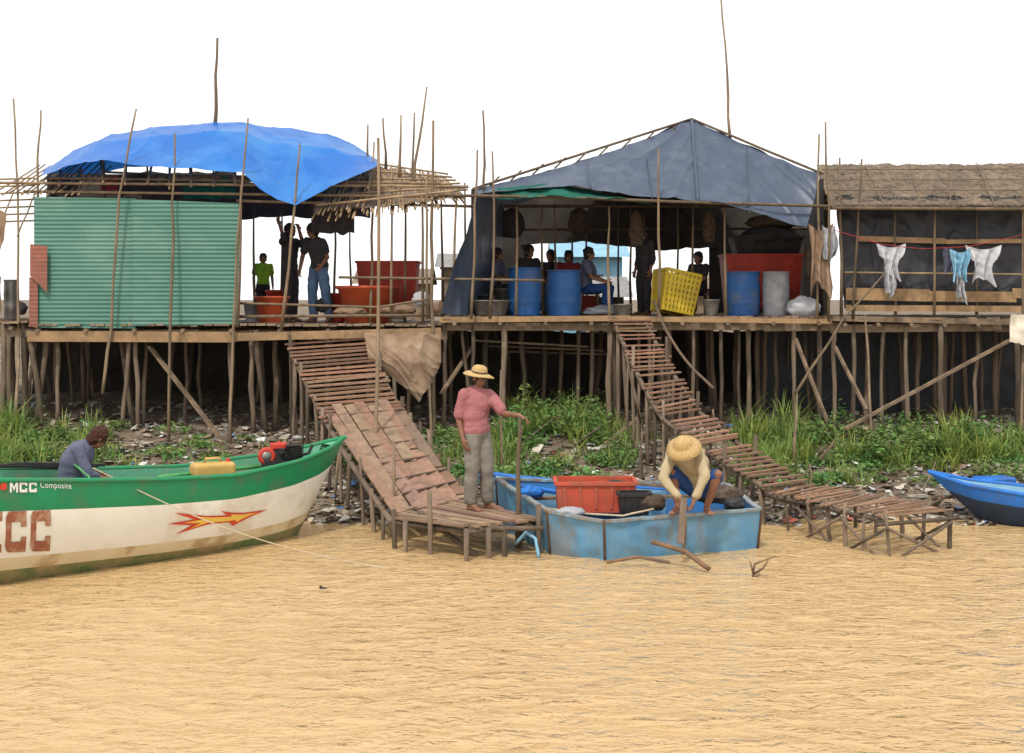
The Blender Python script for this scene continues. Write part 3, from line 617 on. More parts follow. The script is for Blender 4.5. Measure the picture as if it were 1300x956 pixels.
barrel(716,344,43,23.9,dm,'bluebarrel','blue plastic barrel standing at the deck edge')
barrel(942,346,45,23.8,dm,'bluebarrel','large blue plastic barrel beside red bin')
barrel(985,346,34,23.7,dm,'greyplas','grey plastic drum beside the red bin')
barrel(14,356,18,23.8,2.55,'metal','small grey drum at the deck end')
def binbox(px0,px1,pyt,pyb,d,depth,m,label,name='plastic_bin',cat='bin',g='plastic bins on the deck',tap=.88,z=None):
    x0=X(px0,d);x1=X(px1,d);zt=Z(pyt,d);zb=Z(pyb,d) if z is None else z; w=x1-x0;h=zt-zb;cx=(x0+x1)/2;cy=d+depth/2
    t=thing(name,(cx,cy,zb),label,cat,g); b=MB(); th=.02
    def ring(k,z,i): return [Vector((cx+sx*(w/2*k-i),cy+sy*(depth/2*k-i),z)) for sx,sy in ((-1,-1),(1,-1),(1,1),(-1,1))]
    L_=[ring(tap,zb,0),ring(1,zt,0),ring(1,zt,th),ring(tap,zb+.03,th)]
    vs=[p for r in L_ for p in r]; fs=[(3,2,1,0),(12,13,14,15)]
    for k in range(3):
        for j in range(4): fs.append((k*4+j,k*4+(j+1)%4,k*4+4+(j+1)%4,k*4+4+j))
    b.add(vs,fs); o=mk('body',b,M[m],parent=t); bv=o.modifiers.new('b','BEVEL'); bv.width=.012; bv.segments=2
    b=MB()
    for (a,c) in (((-1,-1),(1,-1)),((1,-1),(1,1)),((1,1),(-1,1)),((-1,1),(-1,-1))):
        b.plank((cx+a[0]*w/2,cy+a[1]*depth/2,zt-.02),(cx+c[0]*(w/2),cy+c[1]*depth/2,zt-.02),.045,.04)
    for k in range(5):
        f=-.4+.2*k; b.plank((cx+f*w,cy-depth/2-.0,zt-.05),(cx+f*w*tap,cy-depth/2*tap-.004,zb+.05),.03,.02,up=(0,1,0))
    mk('rim',b,M[m],parent=t); return t
binbox(922,1020,322,392,25.0,.9,'red','large red plastic bin on the deck')
binbox(452,530,331,385,25.2,.8,'red','large red plastic bin on the deck')
binbox(930,1022,298,328,25.3,.7,'blackpl','black plastic tub stacked on a red bin',tap=.8)
binbox(700,760,375,402,25.2,.5,'red','low red plastic tray on the deck')
def basin(px,w,pyt,d,z,m,label,sy=1):
    r=w/2/F*d;h=Z(pyt,d)-z;x=X(px,d); b=MB()
    b.lathe([(0,0),(r*.68,0),(r*.72,.02),(r*.95,h*.9),(r*1.04,h*.93),(r*1.04,h),(r*.93,h),(r*.68,.04),(0,.035)],(x,d,z),28); mk('basin',b,M[m],loc=(x,d,z),smooth=True,label=label,cat='basin',group='basins on the deck')
basin(468,82,363,24.1,dk,'orange','wide orange plastic basin on the deck'); basin(345,44,376,23.9,dk,'orange','orange plastic basin on the deck')
basin(352,30,368,25.4,dk,'red','red plastic basin on the deck'); basin(623,50,381,23.5,dm,'metal','dented metal bowl at the deck edge')
basin(427,30,372,24.6,dk,'red','small red basin beside a large basin'); basin(903,22,380,23.6,dm,'metal','small pale bucket on the deck'); basin(640,26,366,24.8,dm,'metal','metal cooking pot on the deck')
basin(612,30,374,24.2,dm,'blackpl','black basin behind a metal bowl'); basin(790,26,386,23.6,dm,'metal','small metal pot on the deck edge'); basin(580,24,386,23.6,dm,'greyplas','small grey bucket on the deck edge'); basin(870,26,372,25.0,dm,'orange','orange bucket behind the yellow crate'); basin(320,22,384,24.2,dk,'greyplas','small grey bucket on the deck')
def basket(px0,px1,pyt,d,z,depth,m,label):
    x0=X(px0,d);x1=X(px1,d);zt=Z(pyt,d);w=x1-x0;h=zt-z;cx=(x0+x1)/2;cy=d+depth/2
    Rm=Matrix.Rotation(.16,3,'Y')@Matrix.Rotation(-.12,3,'X')@Matrix.Rotation(.35,3,'Z')
    t=thing('plastic_crate',(cx,cy,z),label,'crate'); b=MB(); O=Vector((cx,cy,z+.03))
    def pt(a,c,v): k=.86+.14*v; return O+Rm@Vector((a*w/2*k,c*depth/2*k,h*v))
    cs=[(-1,-1),(1,-1),(1,1),(-1,1)]
    for i in range(4):
        a=cs[i];c=cs[(i+1)%4]
        for v in (.03,.17,.31,.45,.59,.73,.87): b.plank(pt(*a,v),pt(*c,v),.012,.048)
        for k in range(9):
            f=k/8; q=(a[0]+(c[0]-a[0])*f,a[1]+(c[1]-a[1])*f); b.plank(pt(*q,0),pt(*q,1),.05,.012,up=(.3,1,0) if i%2==0 else (1,.3,0))
    b.add([pt(*c,.02) for c in cs],[(0,1,2,3)])
    mk('lattice',b,M[m],parent=t); b=MB()
    for i in range(4): b.plank(pt(*cs[i],1),pt(*cs[(i+1)%4],1),.05,.05)
    mk('rim',b,M[m],parent=t)
basket(831,879,348,23.5,dm+.02,.5,'yellow','slumped yellow slatted plastic crate on the deck edge')
def sack(px,py,w,h,d,m,label,name='sack',sd=0):
    c=W(px,py,d); b=MB(); b.ell((0,0,0),1,n=30); rx=w/2/F*d; rz=h/2/F*d
    def dz(v): return .16*noise.noise(Vector((v[0]*2.2+sd,v[1]*2.2,v[2]*2.2)))+.12*(1-abs(2*noise.noise(Vector((v[0]*3+sd,v[1]*3,v[2]*3)))))**3
    b.v=[tuple(c+Vector((v[0]*rx,v[1]*rx*.7,max(-.8,v[2])*rz)) + Vector((v[0],v[1],v[2]*.6))*(rx*dz(v))) for v in b.v]
    mk(name,b,M[m],loc=c-Vector((0,0,rz)),smooth=True,label=label,cat=name,group='sacks and bundles')
sack(1020,391,40,28,23.4,'white','bulging white plastic sack on the deck edge'); sack(535,380,22,20,23.6,'white','crumpled white plastic bag on deck','bag',3)
sack(445,396,40,12,23.3,'canvas','flat brown sack on the deck','sack',5); sack(505,394,44,14,23.5,'canvas','flat tan sack on the deck','sack',8)
sack(770,396,60,12,24,'greyplas','grey bundle lying on the deck','bundle',9); sack(978,300,70,26,25.6,'darkcloth','dark bundle piled above the bins','bundle',4)
sack(412,388,24,20,24.3,'darkcloth','dark bundle beside the basins','bundle',15); sack(980,282,60,18,25.6,'brownnet','brown net piled above the bins','bundle',16)
sack(1035,330,26,60,23.6,'brownnet','brown net bundle hanging by the wall','bundle',14); sack(560,392,22,18,23.4,'canvas','brown sack on the deck edge','sack',17); sack(26,392,16,18,23.5,'darkcloth','dark bundle beside the drum','bundle',18)
sack(900,290,16,44,24.5,'brownnet','brown net hanging from a beam','bundle',19); sack(808,292,18,50,24.3,'brownnet','brown net hanging from a beam','bundle',20); sack(650,285,30,40,25.5,'darkcloth','dark clothes hanging from a beam','bundle',24)
sack(735,282,26,36,26.5,'brownnet','brown net hanging from a beam','bundle',41); sack(860,284,30,40,26.8,'darkcloth','dark clothes hanging from a beam','bundle',42); sack(850,395,24,12,25.5,'darkcloth','dark bundle lying on the deck','bundle',43)
# garments
def garment(px0,px1,py0,py1,d,m,label,kind='shirt',g='laundry drying on the line'):
    b=MB(); nu,nv=30,30; rows=[]; s0=R_(0,9)
    for i in range(nv+1):
        row=[]
        for j in range(nu+1):
            u=j/nu;v=i/nv; wz=(1-.12*v+.16*math.sin(v*5+s0)); sag=.12*math.sin(math.pi*u)*(1-v)+.10*math.sin(u*7+s0)*v+.05*math.sin(u*17)*v
            p=W(px0+(px1-px0)*(.5+(u-.5)*wz),py0+(py1-py0)*(v+sag),d); p.y+=.06*math.sin(u*15+v*3+s0)*(.5+v*.7)-.03*v+.03*noise.noise(Vector((u*6,v*6,s0))); p.x+=.03*math.sin(v*4+u+s0)*v; row.append(p)
        rows.append(row)
    if kind=='shirt': mk_=lambda i,j: (i/nv<.55-.5*abs(j/nu-.5)) or (4<=j<nu-4)
    else: mk_=None
    b.grid(rows,mask=mk_); mk('garment',b,M[m],loc=W((px0+px1)/2,py0,d),smooth=True,label=label,cat='clothing',group=g)
garment(1116,1147,309,352,22.55,'white','white shirt drying on a line'); garment(1122,1136,338,374,22.5,'white','white cloth hanging below a shirt','cloth')
garment(1208,1230,316,354,22.5,'paleblue','pale blue cloth drying on a line','cloth'); garment(1213,1226,345,382,22.52,'white','narrow pale cloth drying on a line','cloth')
garment(1229,1268,311,358,22.55,'white','white shirt drying on a line'); garment(1198,1210,312,345,22.6,'slate','dark cloth drying on a line','cloth')
garment(1028,1056,283,368,22.55,'canvas','brown patterned cloth hanging from a pole','cloth'); garment(1042,1062,285,330,22.5,'greyplas','grey cloth hanging from a pole','cloth')
b=MB(); b.tube([W(1052,290,22.5),W(1118,310,22.52),W(1170,316,22.53),W(1230,313,22.52),W(1300,298,22.5)],.006,5); mk('clothes_line',b,M['redcloth'],smooth=True,label='thin red clothes line strung along the wall',cat='line')

# ---------------- hull builder
def hull(root,tip,a,L,hw,zg,keel,bands,mats,minner,mrim,rake=.9,ta=1.2,vf=.62):
    a=Vector((a[0],a[1],0)).normalized(); sd=Vector((a.y,-a.x,0)); tip=Vector(tip)
    def P(t,v,s,ins=0.):
        v=min(1.,max(0.,v))
        Wd=hw*(1-math.exp(-(t/ta)))*(1-.12*(t/L)**3); te=t+rake*v*math.exp(-t/1.1)
        w=max(0.,Wd*(1-v**2.5)**.7-ins); z=zg(t)+(keel-zg(t))*v
        p=tip-a*te+sd*(s*w); return Vector((p.x,p.y,z))
    ts=[0]+[L*(i/50)**1.4 for i in range(1,51)]; vs=sorted(set([i/28 for i in range(29)]+[q[0] for q in bands if q[0]<1]))
    b=MB()
    for s in (1,-1):
        for i in range(len(vs)-1):
            vm=(vs[i]+vs[i+1])/2; mi=0
            for (vb,k) in bands:
                if vm<vb: mi=k;break
            b.grid([[P(t,vs[i],s) for t in ts],[P(t,vs[i+1],s) for t in ts]],m=mi)
    b.add([P(L,v,1) for v in vs]+[P(L,v,-1) for v in vs[::-1]],[tuple(range(2*len(vs)))],m=0)
    bmh=mk('hull',b,mats,parent=root,smooth=True)
    b=MB(); tin=[t for t in ts if t>.25]; vi=[vf*i/8 for i in range(9)]
    for s in (1,-1): b.grid([[P(t,v,s,.04) for t in tin] for v in vi])
    b.grid([[P(t,vf,1,.04) for t in tin],[P(t,vf,-1,.04) for t in tin]])
    b.add([P(.26,0,1,.0),P(.26,0,-1,.0),P(0,0,1,0)],[(0,1,2)])
    mk('interior',b,minner,parent=root,smooth=True)
    b=MB()
    for s in (1,-1): b.tube([P(t,0,s,.01)+Vector((0,0,.01)) for t in ts],.028,8)
    for t in (L*.3,L*.5,L*.72): b.plank(P(t,.18,1,.04),P(t,.18,-1,.04),.2,.03)
    mk('gunwale',b,mrim,parent=root,smooth=False)
    return P,bmh
def interp(xs_,ys_): return lambda t: float(np.interp(t,xs_,ys_))
tip=Vector((-2.12,17.9,0))
BG=thing('wooden_boat',(-4.5,15.6,0),'long green and white boat with flame decoration and lettering','boat','boats moored at the bank')
zgf=interp([0,.4,1,2,3,4,5,7],[1.14,1.04,.95,.88,.93,1.01,1.1,1.2])
P,hb=hull(BG,tip,(.72,.69),7.0,.76,zgf,-.28,[(.22,0),(.58,1),(.68,3),(1.1,2)],[M['hullgreen'],M['hullwhite'],M['hullstain'],M['hullyellow']],M['innergreen'],M['hullgreen'])
def surf_solve(px,py):
    """find (t,v) on the near side hull surface that sits at a measured spot"""
    best=None
    for i in range(0,281):
        t=i*.025
        for k in range(0,101):
            v=k/100; p=P(t,v,1); qx=CX+p.x/p.y*F; qy=HY+(H-p.z)/p.y*F; e=(qx-px)**2+(qy-py)**2
            if best is None or e<best[0]: best=(e,t,v)
    return best[1],best[2]
def on_hull(t,v,off=.008):
    p=P(t,v,1); du=P(t+.02,v,1)-P(t-.02,v,1); dv=P(t,min(1,v+.02),1)-P(t,max(0,v-.02),1); n=du.cross(dv).normalized()
    if n.y>0: n=-n
    return p+n*off
def textmesh(s,bold=0,sp=1.1):
    c=bpy.data.curves.new('t','FONT'); c.body=s; c.size=1; c.offset=bold; c.space_character=sp; o=bpy.data.objects.new('t',c); COL.objects.link(o)
    dg=bpy.context.evaluated_depsgraph_get(); me=bpy.data.meshes.new_from_object(o.evaluated_get(dg)); bpy.data.objects.remove(o)
    bm=bmesh.new(); bm.from_mesh(me); bmesh.ops.triangulate(bm,faces=bm.faces); bmesh.ops.subdivide_edges(bm,edges=bm.edges,cuts=2); 
    V=[tuple(v.co) for v in bm.verts]; bm.verts.index_update(); Fc=[tuple(v.index for v in f.verts) for f in bm.faces]; bm.free()
    x0=min(v[0] for v in V);x1=max(v[0] for v in V);y0=min(v[1] for v in V);y1=max(v[1] for v in V)
    return [((v[0]-x0)/(x1-x0),(v[1]-y0)/(y1-y0)) for v in V],Fc
def strokes(letters):
    """blocky painted capitals: each letter is a set of quads in a unit box"""
    uv=[];fc=[]
    n=len(letters); wl=1/n
    def quad(p): o=len(uv); N_=6; \
        uv.extend([(p[0][0]*(1-i/N_)+p[1][0]*(i/N_),p[0][1]*(1-i/N_)+p[1][1]*(i/N_)) for i in range(N_+1)]); \
        uv.extend([(p[3][0]*(1-i/N_)+p[2][0]*(i/N_),p[3][1]*(1-i/N_)+p[2][1]*(i/N_)) for i in range(N_+1)]); \
        fc.extend([(o+i,o+i+1,o+N_+2+i,o+N_+1+i) for i in range(N_)])
    for k,l in enumerate(letters):
        x=lambda a: (k+.06+.86*a)*wl
        if l=='M':
            quad([(x(0),0),(x(.24),0),(x(.24),1),(x(0),1)]); quad([(x(.76),0),(x(1),0),(x(1),1),(x(.76),1)])
            quad([(x(.24),.62),(x(.5),.12),(x(.5),.50),(x(.24),1)]); quad([(x(.5),.12),(x(.76),.62),(x(.76),1),(x(.5),.50)])
        if l=='C':
            quad([(x(0),.14),(x(.26),.20),(x(.26),.80),(x(0),.86)]); quad([(x(.0),.86),(x(.26),.74),(x(.95),.74),(x(.95),1)]); quad([(x(0),.86),(x(.95),1),(x(.2),1),(x(.1),.98)])
            quad([(x(.0),.14),(x(.95),.0),(x(.95),.26),(x(.26),.26)]); quad([(x(0),.14),(x(.1),.02),(x(.2),0),(x(.95),0)])
            quad([(x(.70),.62),(x(.95),.62),(x(.95),.76),(x(.70),.76)]); quad([(x(.70),.24),(x(.95),.24),(x(.95),.38),(x(.70),.38)])
    return uv,fc
def decal(name,uv,faces,q,m,off=.008,parent=None,label=None):
    b=MB(); vs=[]
    for (u,v) in uv:
        t=(q[0][0]*(1-u)+q[1][0]*u)*v+(q[2][0]*(1-u)+q[3][0]*u)*(1-v); w=(q[0][1]*(1-u)+q[1][1]*u)*v+(q[2][1]*(1-u)+q[3][1]*u)*(1-v)
        vs.append(on_hull(t,w,off))
    b.add(vs,faces); return mk(name,b,m,parent=parent,label=label)
def corners(x0,x1,yl0,yl1,yr0,yr1): return [surf_solve(x0,yl0),surf_solve(x1,yr0),surf_solve(x0,yl1),surf_solve(x1,yr1)]
uv,fc=strokes('MCC'); decal('lettering',uv,fc,corners(12,48,610,625,611,625),M['signwhite'],.008,hb,'white lettering MCC')
uv,fc=textmesh('Composite'); decal('lettering',uv,fc,corners(52,90,612,622,613,623),M['signwhite'],.008,hb,'small white lettering')
uv,fc=strokes('MCC'); decal('lettering',uv,fc,corners(-28,66,650,702,647,698),M['brownpaint'],.010,hb,'worn red brown lettering MCC')
def flame(pts,q,m,off,nm='flame_decoration',lb='red and yellow flame decoration'):
    bm=bmesh.new(); vs=[bm.verts.new((x,y,0)) for x,y in pts]; bm.faces.new(vs); bmesh.ops.triangulate(bm,faces=bm.faces); bmesh.ops.subdivide_edges(bm,edges=bm.edges,cuts=3)
    bm.verts.index_update(); uv=[(v.co.x,v.co.y) for v in bm.verts]; f=[tuple(v.index for v in g.verts) for g in bm.faces]; bm.free(); decal(nm,uv,f,q,m,off,hb,lb)
flame([(0,.4),(.3,.1),(1,.2),(.7,.5),(1,.8),(.35,.95)],corners(0,9,611,624,611,624),M['flamered'],.009,'emblem','small red painted emblem')
fq=corners(212,338,650,680,642,662)
fl=[(.0,.50),(.24,.64),(.06,.98),(.36,.78),(.56,.76),(.50,1.0),(.74,.78),(1.,.74),(.86,.56),(.74,.36),(.62,.12),(.58,.38),(.38,.36),(.08,.02),(.22,.38)]
flame(fl,fq,M['flamered'],.008)
fy=[(.14,.51),(.34,.64),(.22,.80),(.40,.70),(.60,.68),(.60,.80),(.72,.70),(.88,.68),(.78,.56),(.70,.42),(.66,.32),(.64,.46),(.36,.44),(.20,.22),(.30,.45)]
flame(fy,fq,M['flameyel'],.012)
# engine
e=W(360,578,17.2); EN=thing('boat_engine',e,'small dark and red engine mounted in the bow','engine')
Re=Matrix.Rotation(.35,3,'Z'); b=MB(); b.box(e+Vector((0,0,-.10)),(.50,.28,.10),Re); b.box(e+Vector((.14,.0,.02)),(.15,.18,.16),Re); b.box(e+Vector((-.10,.02,.0)),(.2,.2,.12),Re); b.tube([e+Vector((-.26,-.1,-.17)),e+Vector((.28,.1,-.17))],.025); b.tube([e+Vector((.2,-.02,.0)),e+Vector((.3,.05,.02)),e+Vector((.34,.08,.12))],.02)
for k in range(8): b.box(e+Vector((.13,-.02,-.04+.024*k)),(.20,.24,.007),Re)
b.lathe([(0,-.03),(.05,-.03),(.05,.03),(0,.03)],e+Vector((.0,-.06,.06)),14); b.tube([e+Vector((-.02,-.1,.02)),e+Vector((.05,-.14,.06)),e+Vector((.1,-.13,-.02))],.010)
mk('engine_block',b,M['blackpl'],parent=EN); b=MB(); b.box(e+Vector((-.07,.05,.11)),(.19,.16,.07),Re); b.tube([e+Vector((-.06,.05,.13)),e+Vector((-.06,.05,.17))],.025); o=mk('fuel_tank',b,M['red'],parent=EN); o.modifiers.new('b','BEVEL').width=.02
b=MB(); b.lathe([(.06,-.02),(.10,-.03),(.11,0),(.10,.03),(.06,.02)],e+Vector((-.19,-.10,-.0)),20,R=Matrix.Rotation(.35,3,'Z')@Matrix.Rotation(math.pi/2,3,'X')); mk('flywheel',b,M['red'],parent=EN,smooth=True)
b=MB(); b.lathe([(0,-.02),(.065,-.02),(.065,.0),(0,.0)],e+Vector((-.19,-.12,-.0)),16,R=Matrix.Rotation(.35,3,'Z')@Matrix.Rotation(math.pi/2,3,'X')); mk('pulley',b,M['metal'],parent=EN,smooth=True)
b=MB(); b.tube([e+Vector((.05,.1,.05)),e+Vector((.06,.1,.16)),e+Vector((.12,.1,.2))],.02); b.ell(e+Vector((.15,.1,.2)),(.07,.04,.035)); mk('exhaust_pipe',b,M['metal'],parent=EN,smooth=True)
c=W(270,596,16.45); t=thing('fuel_container',c-Vector((0,0,.1)),'yellow plastic fuel container lying across the boat','container')
Rc=Matrix.Rotation(.5,3,'Z'); b=MB(); b.box(c,(.5,.26,.17),Rc); o=mk('body',b,M['jerry'],parent=t); bv=o.modifiers.new('b','BEVEL'); bv.width=.05; bv.segments=4
b=MB(); b.tube([c+Rc@Vector((-.1,0,.085)),c+Rc@Vector((-.08,0,.13)),c+Rc@Vector((.08,0,.13)),c+Rc@Vector((.1,0,.085))],.016); mk('handle',b,M['jerry'],parent=t,smooth=True)
b=MB(); b.tube([c+Rc@Vector((.18,0,.08)),c+Rc@Vector((.19,0,.12))],.03,12); mk('cap',b,M['red'],parent=t)
b=MB(); b.tube(wob([W(200,606,16.1),W(330,592,17.0)],4,.01),.025); mk('oar_shaft',b,M['limepl'],smooth=True,label='green painted pole lying along the boat',cat='pole')
b=MB()
for k in range(4): b.plank(W(-10,592,15.2)+Vector((.05*k,.09*k,0)),W(106,594,15.9)+Vector((.05*k,.09*k,0)),.08,.03)
mk('seat_board',b,M['blackpl'],label='dark slatted boards lying in the boat stern',cat='board')
b=MB(); q0=W(118,594,15.1);q1=W(492,722,15.2); pts=[q0.lerp(q1,i/24)-Vector((0,0,.16*math.sin(math.pi*min(1,i/24)))) for i in range(25)]; b.tube(pts,.0065,6); mk('mooring_rope',b,M['rope'],smooth=True,label='pale mooring rope running from boat into water',cat='rope')
b=MB(); b.tube(wob([W(95,590,15.2),W(112,605,14.9),W(120,628,14.8),W(124,640,14.8)],3,.01),.012); mk('rope_coil',b,M['limepl'],smooth=True,label='green rope hanging over the boat side',cat='rope')

BR=thing('wooden_boat',W(1300,655,18.1),'bright blue wooden boat with dark bottom beached at shore','boat','boats moored at the bank')
hull(BR,(X(1178,18.6),18.6,0),(-.93,.37),4.5,.6,interp([0,.5,1.5,4.5],[.62,.50,.40,.46]),-.12,[(.3,0),(1.1,1)],[M['brightblue'],M['navy']],M['paleblue'],M['brightblue'],rake=.8,ta=.9)
b=MB(); b.box(W(1262,610,18.9),(.5,.3,.1),Matrix.Rotation(.2,3,'Z')); o=mk('plastic_crate',b,M['brightblue'],label='flat blue plastic crate on the boat',cat='crate'); o.modifiers.new('b','BEVEL').width=.02
BP=thing('wooden_boat',W(640,615,18.6),'pale blue small boat lying behind the work boat','boat','boats moored at the bank')
hull(BP,(X(600,18.6),18.6,0),(-.85,.5),2.6,.45,interp([0,.5,1.5,4.5],[.62,.55,.5,.55]),-.05,[(.3,0),(1.1,0)],[M['paleblue']],M['paleblue'],M['brightblue'],rake=.5,ta=.6)
# --- work boat
BB=thing('work_boat',(1.4,16.8,0),'broad weathered blue work boat with flat squared end','boat','boats moored at the bank')
pl=[Vector((-.20,17.85,0)),Vector((.40,16.02,0)),Vector((1.02,15.62,0)),Vector((2.89,16.35,0)),Vector((2.75,18.0,0))]
zt=[.62,.48,.43,.46,.54]; cen=Vector((1.4,16.9,0)); b=MB(); bi=MB(); br_=MB(); ribs=[]
for i in range(5):
    p=pl[i];q=pl[(i+1)%5];z0=zt[i];z1=zt[(i+1)%5]
    rows=[];ri=[]
    for k in range(25):
        v=k/24;row=[];r2=[]
        for j in range(61):
            u=j/60; e=p.lerp(q,u); n=(e-cen).normalized(); z=(z0+(z1-z0)*u+.010*noise.noise(Vector((e.x*3,e.y*3,1))))*(1-v)-.25*v
            bl_=.01*math.sin(math.pi*u)
            dn=(.035*noise.noise(Vector((e.x*2.4,e.y*2.4,z*4)))+.012*noise.noise(Vector((e.x*7,e.y*7,z*9))))*min(1,8*v)*min(1,8*u,8*(1-u))
            row.append(Vector((e.x,e.y,z))-n*(.08*v+dn-bl_)); r2.append(Vector((e.x,e.y,max(z-.005,.12)))-n*(.05+.1*v-bl_))
        rows.append(row);ri.append(r2)
    b.grid(rows);bi.grid(ri)
    for j in range(0,60,6):
        a_=(rows[0][j]+ri[0][j])/2; c_=(rows[0][j+6]+ri[0][j+6])/2; br_.plank(a_+Vector((0,0,.008)),c_+Vector((0,0,.008)),.07,.03)
    n_=max(1,int((q-p).length/.9))
    for j in range(n_+1):
        jj=min(60,int(60*j/n_)); ribs.append([rows[kk][jj]+Vector((rows[kk][jj].x-cen.x,rows[kk][jj].y-cen.y,0)).normalized()*.008 for kk in (0,6,12,18)])
bi.add([Vector((p.x,p.y,.13)) - (p-cen).normalized()*.07 for p in pl],[(0,1,2,3,4)])
mk('hull',b,M['bargeblue'],parent=BB,smooth=True); mk('interior',bi,M['bargein'],parent=BB,smooth=True); mk('rim',br_,M['worn'],parent=BB)
for q in ribs: rb=MB(); rb.tube(q,.015,6); mk('rib',rb,M['rustwood'],parent=BB,smooth=True)
b=MB(); b.plank(Vector((.1,17.0,.50)),Vector((2.8,17.3,.49)),.14,.03); mk('thwart',b,M['plank'],parent=BB)
binbox(706,808,612,652,16.45,.55,'crate','long red orange plastic crate in the work boat','plastic_crate','crate','crates in the work boat',tap=.95)
binbox(786,826,626,655,16.15,.25,'blackpl','black plastic box in the work boat','plastic_crate','crate','crates in the work boat')
sack(828,638,34,22,16.2,'brownnet','brown net bundle in the work boat','bundle',21); sack(912,628,60,22,16.9,'brownnet','dark net bundle behind the crouching man','bundle',22); sack(735,622,40,14,16.8,'orange','orange net heap in the crate','bundle',23)
sack(675,625,30,14,16.9,'brightblue','blue folded sheet in the boat bow','bundle',33); sack(725,650,34,12,16.0,'greyplas','grey wet sack on the boat floor','sack',34); sack(782,617,30,14,16.9,'darkcloth','dark cloth heap in the crate','bundle',35); sack(932,640,26,16,16.4,'blackpl','black bag beside the boat rim','bag',36); sack(760,618,22,12,16.8,'canvas','brown cloth in the red crate','bundle',37)
b=MB(); b.tube(wob([W(690,645,16.5),W(740,652,16.1),W(790,655,15.9),W(830,646,16.0)],3,.04),.012); mk('mooring_rope',b,M['rope'],smooth=True,label='loose rope lying in the work boat',cat='rope')
b=MB(); b.plank(W(700,606,17.0),W(900,622,17.3),.07,.03); mk('oar',b,M['plank'],label='long wooden oar laid across the work boat',cat='oar')
b=MB(); b.tube(wob([W(655,690,16.1),W(668,676,16.0),W(680,684,15.9),W(684,708,15.8)],3,.005),.02); mk('hose',b,M['paleblue'],smooth=True,label='pale blue hose draped from the jetty',cat='hose')
def stick(pts,r,label,name='driftwood_stick'):
    b=MB(); b.tube(wob([W(*p) for p in pts],3,.01),r); mk(name,b,M['rustwood'],smooth=True,label=label,cat='stick',group='sticks in the water')
stick([(828,688,15.4),(870,700,15.2),(900,722,14.9)],.028,'brown pole floating beside the boat')
stick([(770,714,15.3),(810,707,15.3),(850,714,15.1)],.018,'thin stick floating beside the boat')
b=MB()
for pts in ([(955,738),(958,716),(985,706)],[(957,730),(952,712)],[(958,728),(968,722),(975,712)],[(956,735),(965,728)]): b.tube([W(x,y,14.7) for x,y in pts],[.016,.012,.006][:len(pts)] if len(pts)>2 else [.014,.006],6)
mk('branch',b,M['rustwood'],smooth=True,label='bare forked branch sticking out of the water',cat='branch')
b=MB(); b.ell(W(411,748,14.1),(.05,.03,.02)); b.tube([W(406,744,14.1),W(413,751,14.1)],.014); mk('floating_debris',b,M['dark'],label='small dark scrap floating on the water',cat='debris')

# ---------------- PEOPLE
class Body(MB):
    def cap(s,p0,r0,p1,r1):
        p0=Vector(p0);p1=Vector(p1); s.ell(p0,r0,n=14); s.ell(p1,r1,n=14)
        if (p1-p0).length>1e-4: s.tube([p0,p1],[r0,r1],14)
def frame(up,side):
    up=up.normalized(); side=(side-up*side.dot(up)).normalized(); f=up.cross(side)
    return side,-f,up
POSE={
'stand':dict(pel=(0,0,.93),chs=(0,.0,1.2),nck=(0,.01,1.42),hed=(0,-.02,1.555),sh=(.175,.01,1.365),el=(.225,.03,1.09),wr=(.235,-.04,.85),hp=(.085,0,.89),kn=(.1,-.02,.49),an=(.105,.02,.075),to=(.13,-.13,.025)),
'sit':dict(pel=(0,.08,.5),chs=(0,.06,.78),nck=(0,.03,1.0),hed=(0,-.01,1.13),sh=(.17,.03,.95),el=(.21,-.08,.7),wr=(.12,-.3,.62),hp=(.085,.05,.48),kn=(.14,-.36,.5),an=(.13,-.32,.075),to=(.14,-.46,.025)),
}
